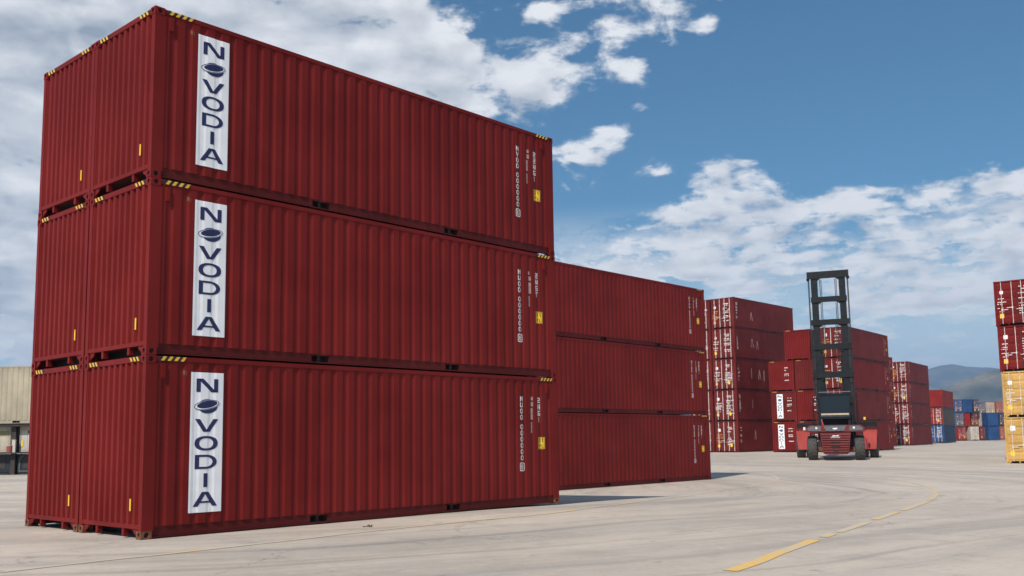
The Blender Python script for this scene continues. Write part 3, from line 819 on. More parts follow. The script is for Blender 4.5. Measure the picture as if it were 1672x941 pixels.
skip(25.5, 78, 'Dark blue bin with a grey edge frame under the white cabinet', 'bin_edge')
t = thing('red_drum', 'Small red drum standing on the rack between the two cabinets', 'drum', (LX(16.2), YL + .16, 1.153))
m = MB(); m.prism([(.16 * math.cos(q * .4488), .16 * math.sin(q * .4488)) for q in range(14)], 0, .34, lambda a, b, t: (a, b, t), 'pink'); link('body', m.mesh('body'), t)
m = MB(); m.prism([(.165 * math.cos(q * .4488), .165 * math.sin(q * .4488)) for q in range(14)], .34, .37, lambda a, b, t: (a, b, t), 'white'); link('lid', m.mesh('lid'), t)
t = thing('white_post', 'Short white post beside the white cabinet on the rack', 'post', (LX(22.5), YL + .12, 1.153))
m = MB(); m.hexa([(-.10, 0, 0), (.09, 0, 0), (.09, .12, 0), (-.10, .12, 0)], [(-.08, 0, .62), (.09, 0, .62), (.09, .12, .62), (-.08, .12, .62)], 'white'); m.box(-.1, .1, -.01, .13, .62, .66, 'white'); link('shaft', m.mesh('shaft'), t)

# ------------------------------------------------------------------ lift truck
FT = Vector(((1358.5 - 835.9) / 1600.5 * 71.5, 71.5, 0)); FT.z = g(FT.x, FT.y)
yaw = -math.atan2(FT.x, FT.y) - math.radians(1.0)
# local frame: x right as seen from the rear, y forward (away from us), z up; origin under the rear axle
tr = thing('lift_truck', 'Red container lift truck with a tall dark mast, seen from behind', 'lift truck', FT, yaw)
def wheel(x, y, r, w, side):
    t = MB(); n = 40
    prof = [(-w / 2, r * .58), (-w / 2, r * .86), (-w / 2 + .07, r * .965), (-w * .2, r), (w * .2, r), (w / 2 - .07, r * .965), (w / 2, r * .86), (w / 2, r * .58)]
    t.revolve(prof, 'rubber', n)
    for j in range(20):     # chevron lugs
        a = 2 * math.pi * j / 20
        for s_ in (-1, 1):
            aa = a + (math.pi / 20 if s_ > 0 else 0)
            def P(x_, rr, da): return (x_, rr * math.cos(aa + da), rr * math.sin(aa + da))
            lo = [P(s_ * .02, r * .985, .0), P(s_ * w * .47, r * .93, .12), P(s_ * w * .47, r * .93, .24), P(s_ * .02, r * .985, .12)]
            hi = [P(s_ * .02, r * 1.03, .01), P(s_ * w * .47, r * .985, .13), P(s_ * w * .47, r * .985, .23), P(s_ * .02, r * 1.03, .11)]
            t.hexa(lo, hi, 'rubber')
    root = link('wheel', t.mesh('wheel', smooth=False), tr); root.location = (x, y, r * 1.03)
    m = MB(); m.revolve([(-w * .3, .01), (-w * .3, r * .3), (-w * .42, r * .34), (-w * .46, r * .6), (w * .46, r * .6), (w * .42, r * .34), (w * .3, r * .3), (w * .3, .01)], 'rim', 28)
    link('rim', m.mesh('rim'), root)
for s_ in (-1, 1):
    wheel(s_ * 1.62, 0.0, .86, .68, s_)
    wheel(s_ * 2.66, 4.6, .92, .62, s_)
    wheel(s_ * 1.95, 4.6, .92, .62, s_)
f_xz = lambda a, b, t: (a, t, b)
# counterweight with grille
m = MB()
m.prism([(-1.05, 1.96), (1.05, 1.96), (.88, .52), (.74, .42), (-.74, .42), (-.88, .52)], -1.15, 1.2, f_xz, 'truck_red_dark')
cwt = link('counterweight', m.mesh('counterweight'), tr)
m = MB()
for j in range(8):
    z = .56 + j * .17; w = .80 + .18 * (z - .5) / 1.4
    m.hexa([(-w, -1.16, z), (w, -1.16, z), (w, -1.145, z + .13), (-w, -1.145, z + .13)], [(-w, -1.22, z + .03), (w, -1.22, z + .03), (w, -1.20, z + .12), (-w, -1.20, z + .12)], 'truck_red_dark')
gr = link('grille', m.mesh('grille'), cwt)
m = MB(); m.box(-.32, .32, -1.25, -1.20, 1.58, 1.80, 'letter_faded'); m.box(-.31, .31, -1.254, -1.25, 1.66, 1.80, 'black')
m.prism([(-.22, 1.69), (.02, 1.70), (.05, 1.77), (-.19, 1.76)], -1.258, -1.254, f_xz, 'sticker_white'); m.prism([(.06, 1.69), (.22, 1.71), (.25, 1.77), (.09, 1.77)], -1.258, -1.254, f_xz, 'sticker_white')
link('name_plate', m.mesh('name_plate'), cwt)
m = MB()
for z, w in ((1.27, .32), (1.05, .32), (.92, .30), (.70, .16)): m.box(-w, w, -1.235, -1.19, z - .045, z + .045, 'hole')
link('vent_slot', m.mesh('vent_slot'), cwt)
# rear deck
m = MB()
m.prism([(-2.0, 2.02), (2.0, 2.02), (2.02, 2.28), (1.75, 2.50), (-1.75, 2.50), (-2.02, 2.28)], -.95, 1.3, f_xz, 'truck_red_dark'); deck = link('rear_deck', m.mesh('rear_deck'), tr)
m = MB(); m.prism([(-.62, 2.08), (.62, 2.08), (.78, 2.46), (-.78, 2.46)], -1.0, -.93, f_xz, 'truck_grey'); m.prism([(-.13, 2.2), (.13, 2.2), (.17, 2.3), (-.17, 2.3)], -1.012, -1.0, f_xz, 'sticker_white'); link('centre_panel', m.mesh('centre_panel'), deck)
for s_ in (-1, 1):
    m = MB(); m.prism([(s_ * .95, 2.10), (s_ * 1.85, 2.10), (s_ * 1.88, 2.28), (s_ * 1.65, 2.44), (s_ * 1.0, 2.44)], -.99, -.93, f_xz, 'truck_grey'); pod = link('light_pod', m.mesh('light_pod'), deck)
    m = MB(); m.tube((s_ * 1.28, -1.03, 2.30), (s_ * 1.28, -.98, 2.30), .075, 'lamp', 12); link('rear_lamp', m.mesh('rear_lamp'), pod)
# chassis, axle, front fenders
m = MB(); m.box(-.85, .85, -.4, 4.2, .7, 1.5, 'dark_steel'); m.box(-1.25, 1.25, 3.6, 5.0, .9, 2.0, 'dark_steel'); m.box(-1.2, 1.2, .9, 4.4, 1.5, 2.35, 'mast')
m.box(-1.3, 1.3, -.14, .14, .66, .94, 'rusty'); m.box(-2.9, 2.9, 4.4, 4.8, .75, 1.1, 'dark_steel'); link('chassis', m.mesh('chassis'), tr)
for s_ in (-1, 1):
    m = MB()
    x0, x1 = s_ * 1.92, s_ * 2.92
    m.hexa([(x0, 3.45, .72), (x1 - s_ * .12, 3.45, .72), (x1 - s_ * .12, 3.6, .72), (x0, 3.6, .72)], [(x0, 3.4, 2.08), (x1, 3.4, 2.08), (x1, 3.6, 2.08), (x0, 3.6, 2.08)], 'truck_red')
    m.box(min(x0, x1), max(x0, x1) , 3.38, 5.6, 2.08, 2.16, 'truck_red')
    m.box(min(s_ * 2.10, s_ * 2.16), max(s_ * 2.10, s_ * 2.16), 3.30, 3.46, .8, 1.5, 'truck_red_dark')
    link('fender', m.mesh('fender'), tr)
# cab
CY0, CY1 = 2.1, 3.9
m = MB(); m.box(-1.1, 1.1, CY0, CY1, 3.0, 3.18, 'mast')
for x in (-1.1, 1.0):
    m.box(x, x + .1, CY0, CY0 + .1, 3.18, 4.80, 'mast'); m.box(x, x + .1, CY1 - .1, CY1, 3.18, 4.80, 'mast')
m.box(-1.14, 1.14, CY0 - .06, CY1 + .05, 4.80, 4.90, 'mast'); m.box(-1.0, 1.0, CY0 + .02, CY0 + .09, 3.18, 3.42, 'truck_grey')
cab = link('cab', m.mesh('cab'), tr)
m = MB(); m.box(-1.0, 1.0, CY0 + .03, CY0 + .06, 3.42, 4.80, 'glass'); link('rear_window', m.mesh('rear_window'), cab)
for s_ in (-1, 1):
    m = MB(); m.box(min(s_ * 1.05, s_ * 1.08), max(s_ * 1.05, s_ * 1.08), CY0 + .1, CY1 - .1, 3.18, 4.8, 'glass'); link('side_window', m.mesh('side_window'), cab)
m = MB(); m.box(-1.0, 1.0, CY1 - .06, CY1 - .03, 3.18, 4.8, 'glass'); link('front_window', m.mesh('front_window'), cab)
m = MB(); m.box(-.98, .98, CY0 - .05, CY0 + .0, 3.28, 3.40, 'tan'); link('window_rail', m.mesh('window_rail'), cab)
m = MB(); m.tube((-1.1, CY0, 4.99), (1.15, CY0, 5.0), .03, 'truck_grey'); m.box(-.95, -.88, CY0 - .03, CY0 + .03, 4.9, 4.99, 'mast'); m.box(.88, .95, CY0 - .03, CY0 + .03, 4.9, 4.99, 'mast'); link('roof_rail', m.mesh('roof_rail'), cab)
m = MB(); m.box(-.32, .32, 2.9, 3.3, 3.2, 3.75, 'rubber'); m.box(-.3, .3, 2.82, 2.94, 3.6, 4.4, 'rubber'); m.box(-.16, .16, 2.84, 2.94, 4.42, 4.6, 'rubber'); link('driver_seat', m.mesh('driver_seat'), cab)
# cab support frame
m = MB()
for x in (-1.0, 1.0): m.box(x - .1, x + .1, 2.2, 2.4, 2.35, 3.0, 'mast'); m.box(x - .1, x + .1, 3.6, 3.8, 2.0, 3.0, 'mast')
m.box(-.9, .9, 2.5, 3.7, 2.35, 2.98, 'hole'); link('cab_support', m.mesh('cab_support'), tr)
m = MB(); m.tube((-.88, 1.95, 2.5), (-.98, 2.0, 2.98), .05, 'truck_red'); link('handrail', m.mesh('handrail'), tr)
# mast
MY = 5.4; lean = .018
mast_z0 = .7
root = link('mast', None, tr); root.location = (0.02, MY, 0); root.rotation_euler = (math.radians(-.6), -math.radians(.5), 0)
for s_ in (-1, 1):
    m = MB(); x = s_ * 1.05
    m.box(x - .25, x + .25, -.06, .0, mast_z0, 14.2, 'mast'); m.box(x - .06, x + .06, 0, .30, mast_z0, 14.2, 'mast'); m.box(x - .25, x + .25, .30, .36, mast_z0, 14.2, 'mast')
    m.box(x + s_ * .21, x + s_ * .36, -.03, .32, mast_z0, 7.4, 'mast'); m.box(x - s_ * .36, x - s_ * .24, 0, .2, mast_z0, 9.0, 'mast')
    po = link('mast_post', m.mesh('mast_post'), root)
    m = MB()
    for xx in (s_ * 1.50, s_ * 1.44): m.tube((xx, -.02, 5.0), (xx, -.02, 14.15), .028, 'cable', 6)
    for xx in (s_ * .62, s_ * .52): m.tube((xx, .1, 3.0), (xx, .1, 14.1), .026, 'cable', 6)
    link('hoist_cable', m.mesh('hoist_cable'), root)
    m = MB()
    for q in range(3): m.tube((s_ * (1.30 + .03 * q), -.10, 1.5), (s_ * (1.27 + .035 * q), -.10, 8.4 + q), .03, 'cable', 6)
    m.tube((s_ * .34, -.1, 4.4), (s_ * .42, -.1, 10.6), .03, 'cable', 6)
    for q in range(6): m.box(s_ * 1.31 - .08, s_ * 1.31 + .08, -.14, -.06, 2.4 + q * 1.1, 2.52 + q * 1.1, 'mast')
    link('hydraulic_hose', m.mesh('hydraulic_hose'), root)
    m = MB(); m.box(s_ * 1.05 - .23, s_ * 1.05 + .23, -.10, -.061, 1.0, 1.9, 'truck_grey'); m.box(s_ * 1.05 - .24, s_ * 1.05 + .24, -.09, -.061, 7.3, 7.7, 'mast'); m.box(s_ * 1.05 - .24, s_ * 1.05 + .24, -.09, -.061, 13.4, 14.2, 'mast'); link('mast_bracket', m.mesh('mast_bracket'), root)
    m = MB(); m.tube((s_ * 1.5, -.1, 14.12), (s_ * 1.5, .06, 14.12), .13, 'mast', 14); link('pulley', m.mesh('pulley'), root)
    m = MB(); m.tube((s_ * .70, .18, 1.0), (s_ * .70, .18, 8.0), .09, 'mast', 10); link('lift_cylinder', m.mesh('lift_cylinder'), root)
for z0, z1, w in ((14.15, 14.72, 1.58), (12.25, 12.68, 1.36), (10.42, 10.86, 1.42), (8.48, 8.92, 1.46), (6.25, 6.72, 1.52), (4.2, 4.5, 1.3), (1.2, 1.7, 1.25)):
    m = MB(); m.box(-w, w, -.16, -.062, z0, z1, 'mast')
    for s_ in (-1, 1): m.hexa([(s_ * .85, -.12, z0 - .22), (s_ * .84, -.12, z0 - .22), (s_ * .84, -.07, z0 - .22), (s_ * .85, -.07, z0 - .22)], [(s_ * .85, -.12, z0), (s_ * .55, -.12, z0), (s_ * .55, -.07, z0), (s_ * .85, -.07, z0)], 'mast')
    m.box(-w + .1, w - .1, -.062, .34, z1 - .12, z1 - .02, 'mast')
    link('cross_beam', m.mesh('cross_beam'), root)
m = MB(); m.box(-1.3, 1.3, .36, .7, 1.2, 3.0, 'mast'); m.box(-3.0, 3.0, .5, .85, 2.4, 2.75, 'mast'); link('carriage', m.mesh('carriage'), root)
# small fittings
for x, z1, lb in ((1.55, 4.9, ''), (-1.5, 4.6, '')):
    m = MB(); m.tube((x, 2.0, 2.3), (x, 2.0, z1), .035, 'mast'); m.tube((x * 1.06, 2.0, 2.3), (x * 1.06, 2.0, z1 - .5), .02, 'mast'); m.box(x - .09, x + .09, 1.95, 2.05, z1 - .35, z1, 'mast'); link('mirror_post', m.mesh('mirror_post'), tr)
m = MB(); m.tube((2.06, 1.6, 2.1), (2.06, 1.6, 2.88), .03, 'mast'); bp = link('beacon_post', m.mesh('beacon_post'), tr)
m = MB(); m.tube((2.06, 1.6, 2.88), (2.06, 1.6, 3.08), .085, 'label_yellow', 12); link('beacon', m.mesh('beacon'), bp)
m = MB(); m.tube((-2.2, 1.2, 2.18), (-2.2, 1.2, 2.4), .09, 'lamp', 12); m.tube((-2.2, 1.2, 2.4), (-2.2, 1.2, 3.1), .02, 'mast'); m.box(-2.24, -1.9, 1.16, 1.24, 2.1, 2.18, 'mast'); link('side_lamp', m.mesh('side_lamp'), tr)
m = MB(); m.tube((1.25, 1.4, 2.4), (1.25, 1.4, 4.0), .09, 'mast', 12); m.tube((1.25, 1.4, 4.0), (1.3, 1.25, 4.2), .08, 'mast', 12); link('exhaust_pipe', m.mesh('exhaust_pipe'), tr)

# ------------------------------------------------------------------ ground
def concrete():
    m, t, b = mat_base('yard_concrete')
    p = t.new('ShaderNodeNewGeometry').outputs['Position']
    # tyre wear follows the curve of the lane round a centre beyond the stacks
    q = t.new('ShaderNodeSeparateXYZ'); t.link(p, q.inputs[0])
    dx = t.math('ADD', q.outputs[0], 12.0); dy = t.math('SUBTRACT', q.outputs[1], 38.0)
    rad = t.math('SQRT', t.math('ADD', t.math('MULTIPLY', dx, dx), t.math('MULTIPLY', dy, dy)))
    ang = t.math('MULTIPLY', t.math('ARCTAN2', dx, t.math('MULTIPLY', dy, -1.0)), 28.0)
    wob = t.math('MULTIPLY', t.noise(p, .08, 2, .5), 4.0)
    cv = t.new('ShaderNodeCombineXYZ'); t.link(ang, cv.inputs[0]); t.link(t.math('ADD', rad, wob), cv.inputs[1]); rot = cv.outputs[0]
    big = t.noise(p, .09, 5, .6)
    pat = t.noise(p, .42, 6, .62)
    str1 = t.noise(t.scale(rot, (.045, .5, 1)), 1.0, 6, .58, .15)
    str2 = t.noise(t.scale(rot, (.14, 2.4, 1)), 1.0, 7, .66, .2)
    blot = t.noise(p, .9, 7, .68, .4)
    fine = t.noise(p, 14.0, 6, .7)
    track = t.noise(t.scale(rot, (.012, 1.7, 1)), 1.0, 5, .62, .1)
    grit = t.noise(p, 70.0, 3, .7)
    mid = t.noise(p, 4.5, 7, .7)
    spots = t.noise(p, 1.7, 5, .7)
    c = t.mix(t.ramp(big, .32, .68), (.365, .305, .252), (.52, .44, .365))
    c = t.mix(t.math('MULTIPLY', t.ramp(pat, .35, .7), .5), c, (.48, .415, .36))
    c = t.mix(t.math('MULTIPLY', t.ramp(blot, .50, .66), .38), c, (.27, .235, .205))
    c = t.mix(t.math('MULTIPLY', t.ramp(blot, .46, .34), .4), c, (.56, .475, .395))
    c = t.mix(t.math('MULTIPLY', t.ramp(str1, .44, .68), .52), c, (.205, .19, .18))
    c = t.mix(t.math('MULTIPLY', t.ramp(str2, .53, .72), .55), c, (.19, .175, .165))
    c = t.mix(t.math('MULTIPLY', t.ramp(str2, .44, .3), .35), c, (.50, .47, .43))
    c = t.mix(t.math('MULTIPLY', t.ramp(spots, .62, .70), .6), c, (.12, .11, .105))
    c = t.mix(t.math('MULTIPLY', t.ramp(fine, .52, .70), .42), c, (.21, .19, .17))
    c = t.mix(t.math('MULTIPLY', t.ramp(grit, .35, .7), .18), c, (.55, .51, .46))
    c = t.mix(t.math('MULTIPLY', t.ramp(mid, .54, .68), .24), c, (.25, .215, .185))
    c = t.mix(t.math('MULTIPLY', t.ramp(mid, .44, .34), .3), c, (.56, .49, .42))
    c = t.mix(t.math('MULTIPLY', t.math('MULTIPLY', t.ramp(track, .54, .66), t.ramp(str1, .36, .52)), .42), c, (.20, .18, .165))
    # slab cracks
    vo = t.new('ShaderNodeTexVoronoi', feature='DISTANCE_TO_EDGE'); vo.inputs['Scale'].default_value = .11
    wv = t.new('ShaderNodeVectorMath', operation='ADD'); t.link(p, wv.inputs[0])
    ws = t.new('ShaderNodeVectorMath', operation='SCALE'); t.link(t.noise(p, .8, 5, .6, col=True), ws.inputs[0]); ws.inputs['Scale'].default_value = 1.6
    t.link(ws.outputs[0], wv.inputs[1]); t.link(wv.outputs[0], vo.inputs['Vector'])
    crack = t.math('MULTIPLY', t.ramp(vo.outputs['Distance'], .0022, .0006), t.ramp(pat, .42, .55))
    c = t.mix(t.math('MULTIPLY', crack, .4), c, (.07, .062, .056))
    t.link(c, b.inputs['Base Color'])
    t.link(t.math('ADD', t.math('MULTIPLY', str1, .3), .62), b.inputs['Roughness'])
    b.inputs['Specular IOR Level'].default_value = .35
    bump = t.new('ShaderNodeBump'); bump.inputs['Strength'].default_value = .35; bump.inputs['Distance'].default_value = .01
    t.link(t.math('ADD', fine, t.math('MULTIPLY', grit, .4)), bump.inputs['Height']); t.link(bump.outputs[0], b.inputs['Normal'])
    return m
M['concrete'] = concrete()
def worn_paint(name, lo, hi, col):
    m, t, b = mat_base(name)
    p = t.new('ShaderNodeNewGeometry').outputs['Position']
    w1 = t.noise(p, 1.4, 5, .6); w2 = t.noise(p, 13.0, 6, .75)
    k = t.math('ADD', t.math('MULTIPLY', w1, .55), t.math('MULTIPLY', w2, .45))
    c = t.mix(t.ramp(k, lo, hi), col, (.47, .405, .33))
    t.link(c, b.inputs['Base Color']); b.inputs['Roughness'].default_value = .75
    return m
M['line_paint'] = worn_paint('worn_yellow_line_paint', .46, .60, (.66, .40, .085))
M['line_mid'] = worn_paint('faded_yellow_line_paint', .40, .54, (.58, .40, .15))
def worn_paint2():
    m, t, b = mat_base('faint_yellow_line_paint')
    p = t.new('ShaderNodeNewGeometry').outputs['Position']
    w1 = t.noise(p, .6, 5, .6); w2 = t.noise(p, 9.0, 6, .75)
    k = t.math('ADD', t.math('MULTIPLY', w1, .55), t.math('MULTIPLY', w2, .45))
    c = t.mix(t.ramp(k, .40, .52), (.56, .40, .16), (.46, .40, .33))
    t.link(c, b.inputs['Base Color']); b.inputs['Roughness'].default_value = .8
    return m
M['line_faint'] = worn_paint2()

def axis(fine0, fine1, step, far0, far1):
    a = []; x = fine0
    while x <= fine1: a.append(x); x += step
    s = step
    while a[-1] < far1: s *= 1.35; a.append(a[-1] + s)
    s = step; lo = []
    x = fine0
    while x > far0: s *= 1.35; x -= s; lo.append(x)
    return lo[::-1] + a
gx = axis(-30, 50, 1.0, -5000, 5000); gy = axis(-6, 100, 1.0, -2000, 6000)
m = MB(); m.v = [(x, y, g(x, y)) for y in gy for x in gx]; nx = len(gx)
for j in range(len(gy) - 1):
    for i in range(nx - 1): m.f.append((j * nx + i, j * nx + i + 1, (j + 1) * nx + i + 1, (j + 1) * nx + i))
m.m = [0] * len(m.f); m.mats = ['concrete']
go = link('ground', m.mesh('ground', smooth=True)); go['kind'] = 'structure'

def catmull(pts, step=.25):
    out = []
    for i in range(len(pts) - 1):
        p0 = pts[max(0, i - 1)]; p1 = pts[i]; p2 = pts[i + 1]; p3 = pts[min(len(pts) - 1, i + 2)]
        n = max(2, int(math.dist(p1, p2) / step))
        for j in range(n):
            t = j / n
            out.append(tuple(.5 * (2 * p1[k] + (p2[k] - p0[k]) * t + (2 * p0[k] - 5 * p1[k] + 4 * p2[k] - p3[k]) * t * t + (3 * p1[k] - p0[k] - 3 * p2[k] + p3[k]) * t ** 3) for k in (0, 1)))
    out.append(pts[-1]); return out
def strip(pts, w, mat, gaps=(), lo=-1, hi=1e9):
    mb = MB(); s = 0.0; c = catmull(pts)
    for i in range(len(c) - 1):
        a, b = Vector(c[i]), Vector(c[i + 1]); 
        L_ = (b - a).length; s += L_
        if any(g0 <= s <= g1 for g0, g1 in gaps) or not lo <= s < hi: continue
        def nrm(k):
            p = Vector(c[max(0, k - 1)]); q = Vector(c[min(len(c) - 1, k + 1)]); d_ = (q - p).normalized(); return Vector((-d_.y, d_.x))
        n0, n1 = nrm(i), nrm(i + 1)
        P = [a - n0 * w / 2, b - n1 * w / 2, b + n1 * w / 2, a + n0 * w / 2]
        mb.poly([(q.x, q.y, g(q.x, q.y) + .006) for q in P], mat)
    return mb.mesh('line', fix=False)
lineA = [(-6.6, 11.1), (-6.07, 11.79), (-5.35, 12.75), (-4.66, 13.54), (-3.33, 15.22), (-2.49, 16.33), (-1.08, 17.96), (.73, 19.86), (1.79, 21.68), (3.24, 24.7), (6.77, 34.39), (8.3, 36.8), (9.93, 39.53), (11.4, 43.14), (12.07, 45.43), (12.69, 48.78), (12.9, 52), (12.3, 56)]
lineB = [(1.2, 9.3), (2.07, 10.63), (2.5, 11.25), (2.95, 11.96), (3.27, 12.55), (3.79, 13.4), (4.25, 14.16), (5.37, 15.91), (6.15, 17.15), (7.13, 18.73), (7.91, 19.95), (9.22, 22.2), (10.8, 25.55), (13.23, 31.22), (14.84, 35.4), (15.63, 38.58), (16.1, 41.6), (16.1, 44.5), (15.5, 48.5), (14.3, 53)]
o = link('lane_marking', strip(lineA, .12, 'line_faint')); o['kind'] = 'structure'
o['label'] = 'Thin faded yellow line running along the nearest stack'
o = link('lane_marking', strip(lineB, .18, 'line_paint', ((1.78, 2.28), (3.86, 4.02)), hi=5.75)); o['kind'] = 'structure'
o['label'] = 'Two bold worn yellow dashes at the near end of the curved line'
o = link('lane_marking', strip(lineB, .15, 'line_mid', ((7.0, 7.25), (9.2, 9.7), (11.6, 12.2), (15.5, 15.9)), lo=6.25)); o['kind'] = 'structure'
o['label'] = 'Worn faded yellow line curving away across the open yard'
t_ = thing('dry_debris', 'Small clump of dry debris on the concrete by the nearest stack', 'debris', (-2.55, 17.3, g(-2.55, 17.3)))
for k in range(6):
    m = MB(); a = k * 1.1; x, y = .05 * math.cos(a * 2.3), .05 * math.sin(a * 1.7)
    m.hexa([(x - .03, y - .006, .004), (x + .03, y - .008, .004), (x + .03, y + .008, .004), (x - .03, y + .006, .004)], [(x - .025, y - .008, .015 + .006 * k), (x + .033, y - .006, .010), (x + .03, y + .006, .012), (x - .028, y + .008, .02 + .006 * k)], 'debris')
    o = link('dead_leaf', m.mesh('dead_leaf'), t_); o.rotation_euler = (0, 0, a)
# ------------------------------------------------------------------ distant hills
def fbm(x, seed):
    r = 0; a = 1
    for k in range(6):
        f = 2 ** k; i = math.floor(x * f); t = x * f - i; t = t * t * (3 - 2 * t)
        h_ = lambda n: random.Random(n * 7919 + seed * 131 + k * 17).random() - .5
        r += a * (h_(i) * (1 - t) + h_(i + 1) * t); a *= .5
    return r
def hill_mat():
    m, t, b = mat_base('wooded_hillside')
    p = t.new('ShaderNodeNewGeometry').outputs['Position']
    n1 = t.noise(p, .0055, 7, .66); n2 = t.noise(p, .018, 6, .7)
    c = t.mix(t.ramp(n1, .4, .62), (.022, .034, .022), (.12, .105, .075))
    c = t.mix(t.math('MULTIPLY', t.ramp(n2, .55, .7), .5), c, (.02, .03, .018))
    c = t.mix(t.math('MULTIPLY', t.ramp(n1, .62, .7), .6), c, (.26, .23, .16))
    t.link(c, b.inputs['Base Color']); b.inputs['Roughness'].default_value = 1.0; b.inputs['Specular IOR Level'].default_value = .0
    return m
M['hill'] = hill_mat()
def ridge(name, D, keys, depth, seed, rough):
    """keys: (pixel column noted from the photo, height in metres at distance D) along the range"""
    mb = MB(); n = 160; rows = 14
    xs = [(k[0] - 836) / 1600.5 * D for k in keys]; zs = [k[1] for k in keys]
    def top(x):
        for i in range(len(xs) - 1):
            if xs[i] <= x <= xs[i + 1]:
                t = (x - xs[i]) / (xs[i + 1] - xs[i]); t = t * t * (3 - 2 * t); return zs[i] + (zs[i + 1] - zs[i]) * t
        return zs[0] if x < xs[0] else zs[-1]
    for r in range(rows + 1):
        f = r / rows
        for i in range(n + 1):
            x = xs[0] + (xs[-1] - xs[0]) * i / n
            hgt = top(x) * (1 + .0 * f) + fbm(x / 260, seed) * rough
            prof = (1 - abs(f - .5) * 2); prof = prof ** .85
            spur = fbm(x / 170 + f * 1.3, seed + 5) * rough * 2.2 * (1 - abs(prof - .5) * 2)
            mb.v.append((x, D + (f - .5) * depth + fbm(x / 300 + f * 3, seed + 9) * 60, max(-3, hgt * prof + spur) if 0 < r < rows else -3))
    for r in range(rows):
        for i in range(n):
            a = r * (n + 1) + i; mb.f.append((a, a + 1, a + n + 2, a + n + 1)); mb.m.append(0)
    mb.mats = ['hill']
    o = link(name, mb.mesh(name, smooth=True)); o['kind'] = 'structure'
    return o
def hz(y, D, x): # height of a point seen on image row y
    hor = 707.6 - (x - 1600) * .0134
    return 1.476 + (hor - y) / 1600.5 * D
D_A = 5200; kA = [(-750, 90), (-300, 110), (300, 60), (900, 80), (1250, hz(655, D_A, 1250))] + [(x, hz(y, D_A, x)) for x, y in ((1400, 632), (1470, 612), (1512, 603.5), (1533, 598), (1554, 595.5), (1577, 599), (1611, 602), (1650, 606), (1720, 615), (1850, 600))] + [(2300, 280), (2700, 160)]
ridge('hills', D_A, kA, 1500, 3, 14)
D_B = 2500; kB = [(1200, 2)] + [(x, hz(y, D_B, x)) for x, y in ((1400, 690), (1500, 655), (1537, 633), (1566, 622), (1587, 614), (1604, 608), (1630, 603), (1680, 598), (1760, 604))] + [(2100, 110), (2800, 60)]
ridge('foothills', D_B, kB, 900, 8, 9)

# haze box
hm = bpy.data.materials.new('air_haze'); hm.use_nodes = True
nt = hm.node_tree; nt.nodes.clear()
out = nt.nodes.new('ShaderNodeOutputMaterial'); pv = nt.nodes.new('ShaderNodeVolumePrincipled')
pv.inputs['Color'].default_value = (.46, .66, 1.0, 1); pv.inputs['Density'].default_value = .0002; pv.inputs['Anisotropy'].default_value = .1
nt.links.new(pv.outputs[0], out.inputs['Volume'])
hm.cycles.homogeneous_volume = True
M['haze'] = hm
m = MB(); m.box(-5900, 6700, -2700, 6900, -6, 470, 'haze')
o = link('haze', m.mesh('haze')); o['kind'] = 'stuff'

# ------------------------------------------------------------------ sky, sun, camera
SUN_EL, SUN_AZ = math.radians(47), math.radians(63.5)   # light travels towards azimuth SUN_AZ (from +X)
to_sun = Vector((-math.cos(SUN_AZ) * math.cos(SUN_EL), -math.sin(SUN_AZ) * math.cos(SUN_EL), math.sin(SUN_EL)))
sl = bpy.data.lights.new('sun', 'SUN'); sl.energy = 5.0; sl.angle = math.radians(.55); sl.color = (1.0, .935, .845)
so = bpy.data.objects.new('sun', sl); COL.objects.link(so)
so.rotation_euler = to_sun.to_track_quat('Z', 'Y').to_euler()

W_ = bpy.data.worlds.new('World'); SC.world = W_; W_.use_nodes = True
t = N(W_.node_tree); bg = W_.node_tree.nodes['Background']
STR = .10
bg.inputs['Strength'].default_value = STR
sky = t.new('ShaderNodeTexSky', sky_type='NISHITA', sun_disc=False)
sky.sun_elevation = SUN_EL; sky.sun_rotation = math.atan2(to_sun.x, to_sun.y); sky.altitude = 100; sky.air_density = 1.0; sky.dust_density = 1.2; sky.ozone_density = 1.6
d = t.new('ShaderNodeTexCoord').outputs['Generated']
sep = t.new('ShaderNodeSeparateXYZ'); t.link(d, sep.inputs[0])
az = t.math('ARCTAN2', sep.outputs[0], sep.outputs[1]); el = t.math('ARCSINE', sep.outputs[2])
def pa(px, py):
    """azimuth and elevation of a cloud noted from the photo"""
    f, pt, rl = 1600.5, .112974, -.013390
    du, dv = px - 835.9, py - 536.27; cr, sr = math.cos(rl), math.sin(rl)
    u = cr * du + sr * dv; v = -sr * du + cr * dv
    x, y, z = u / f, 1.0, -v / f; c, s = math.cos(pt), math.sin(pt)
    y, z = c * y - s * z, s * y + c * z
    return math.atan2(x, y), math.atan2(z, math.hypot(x, y))
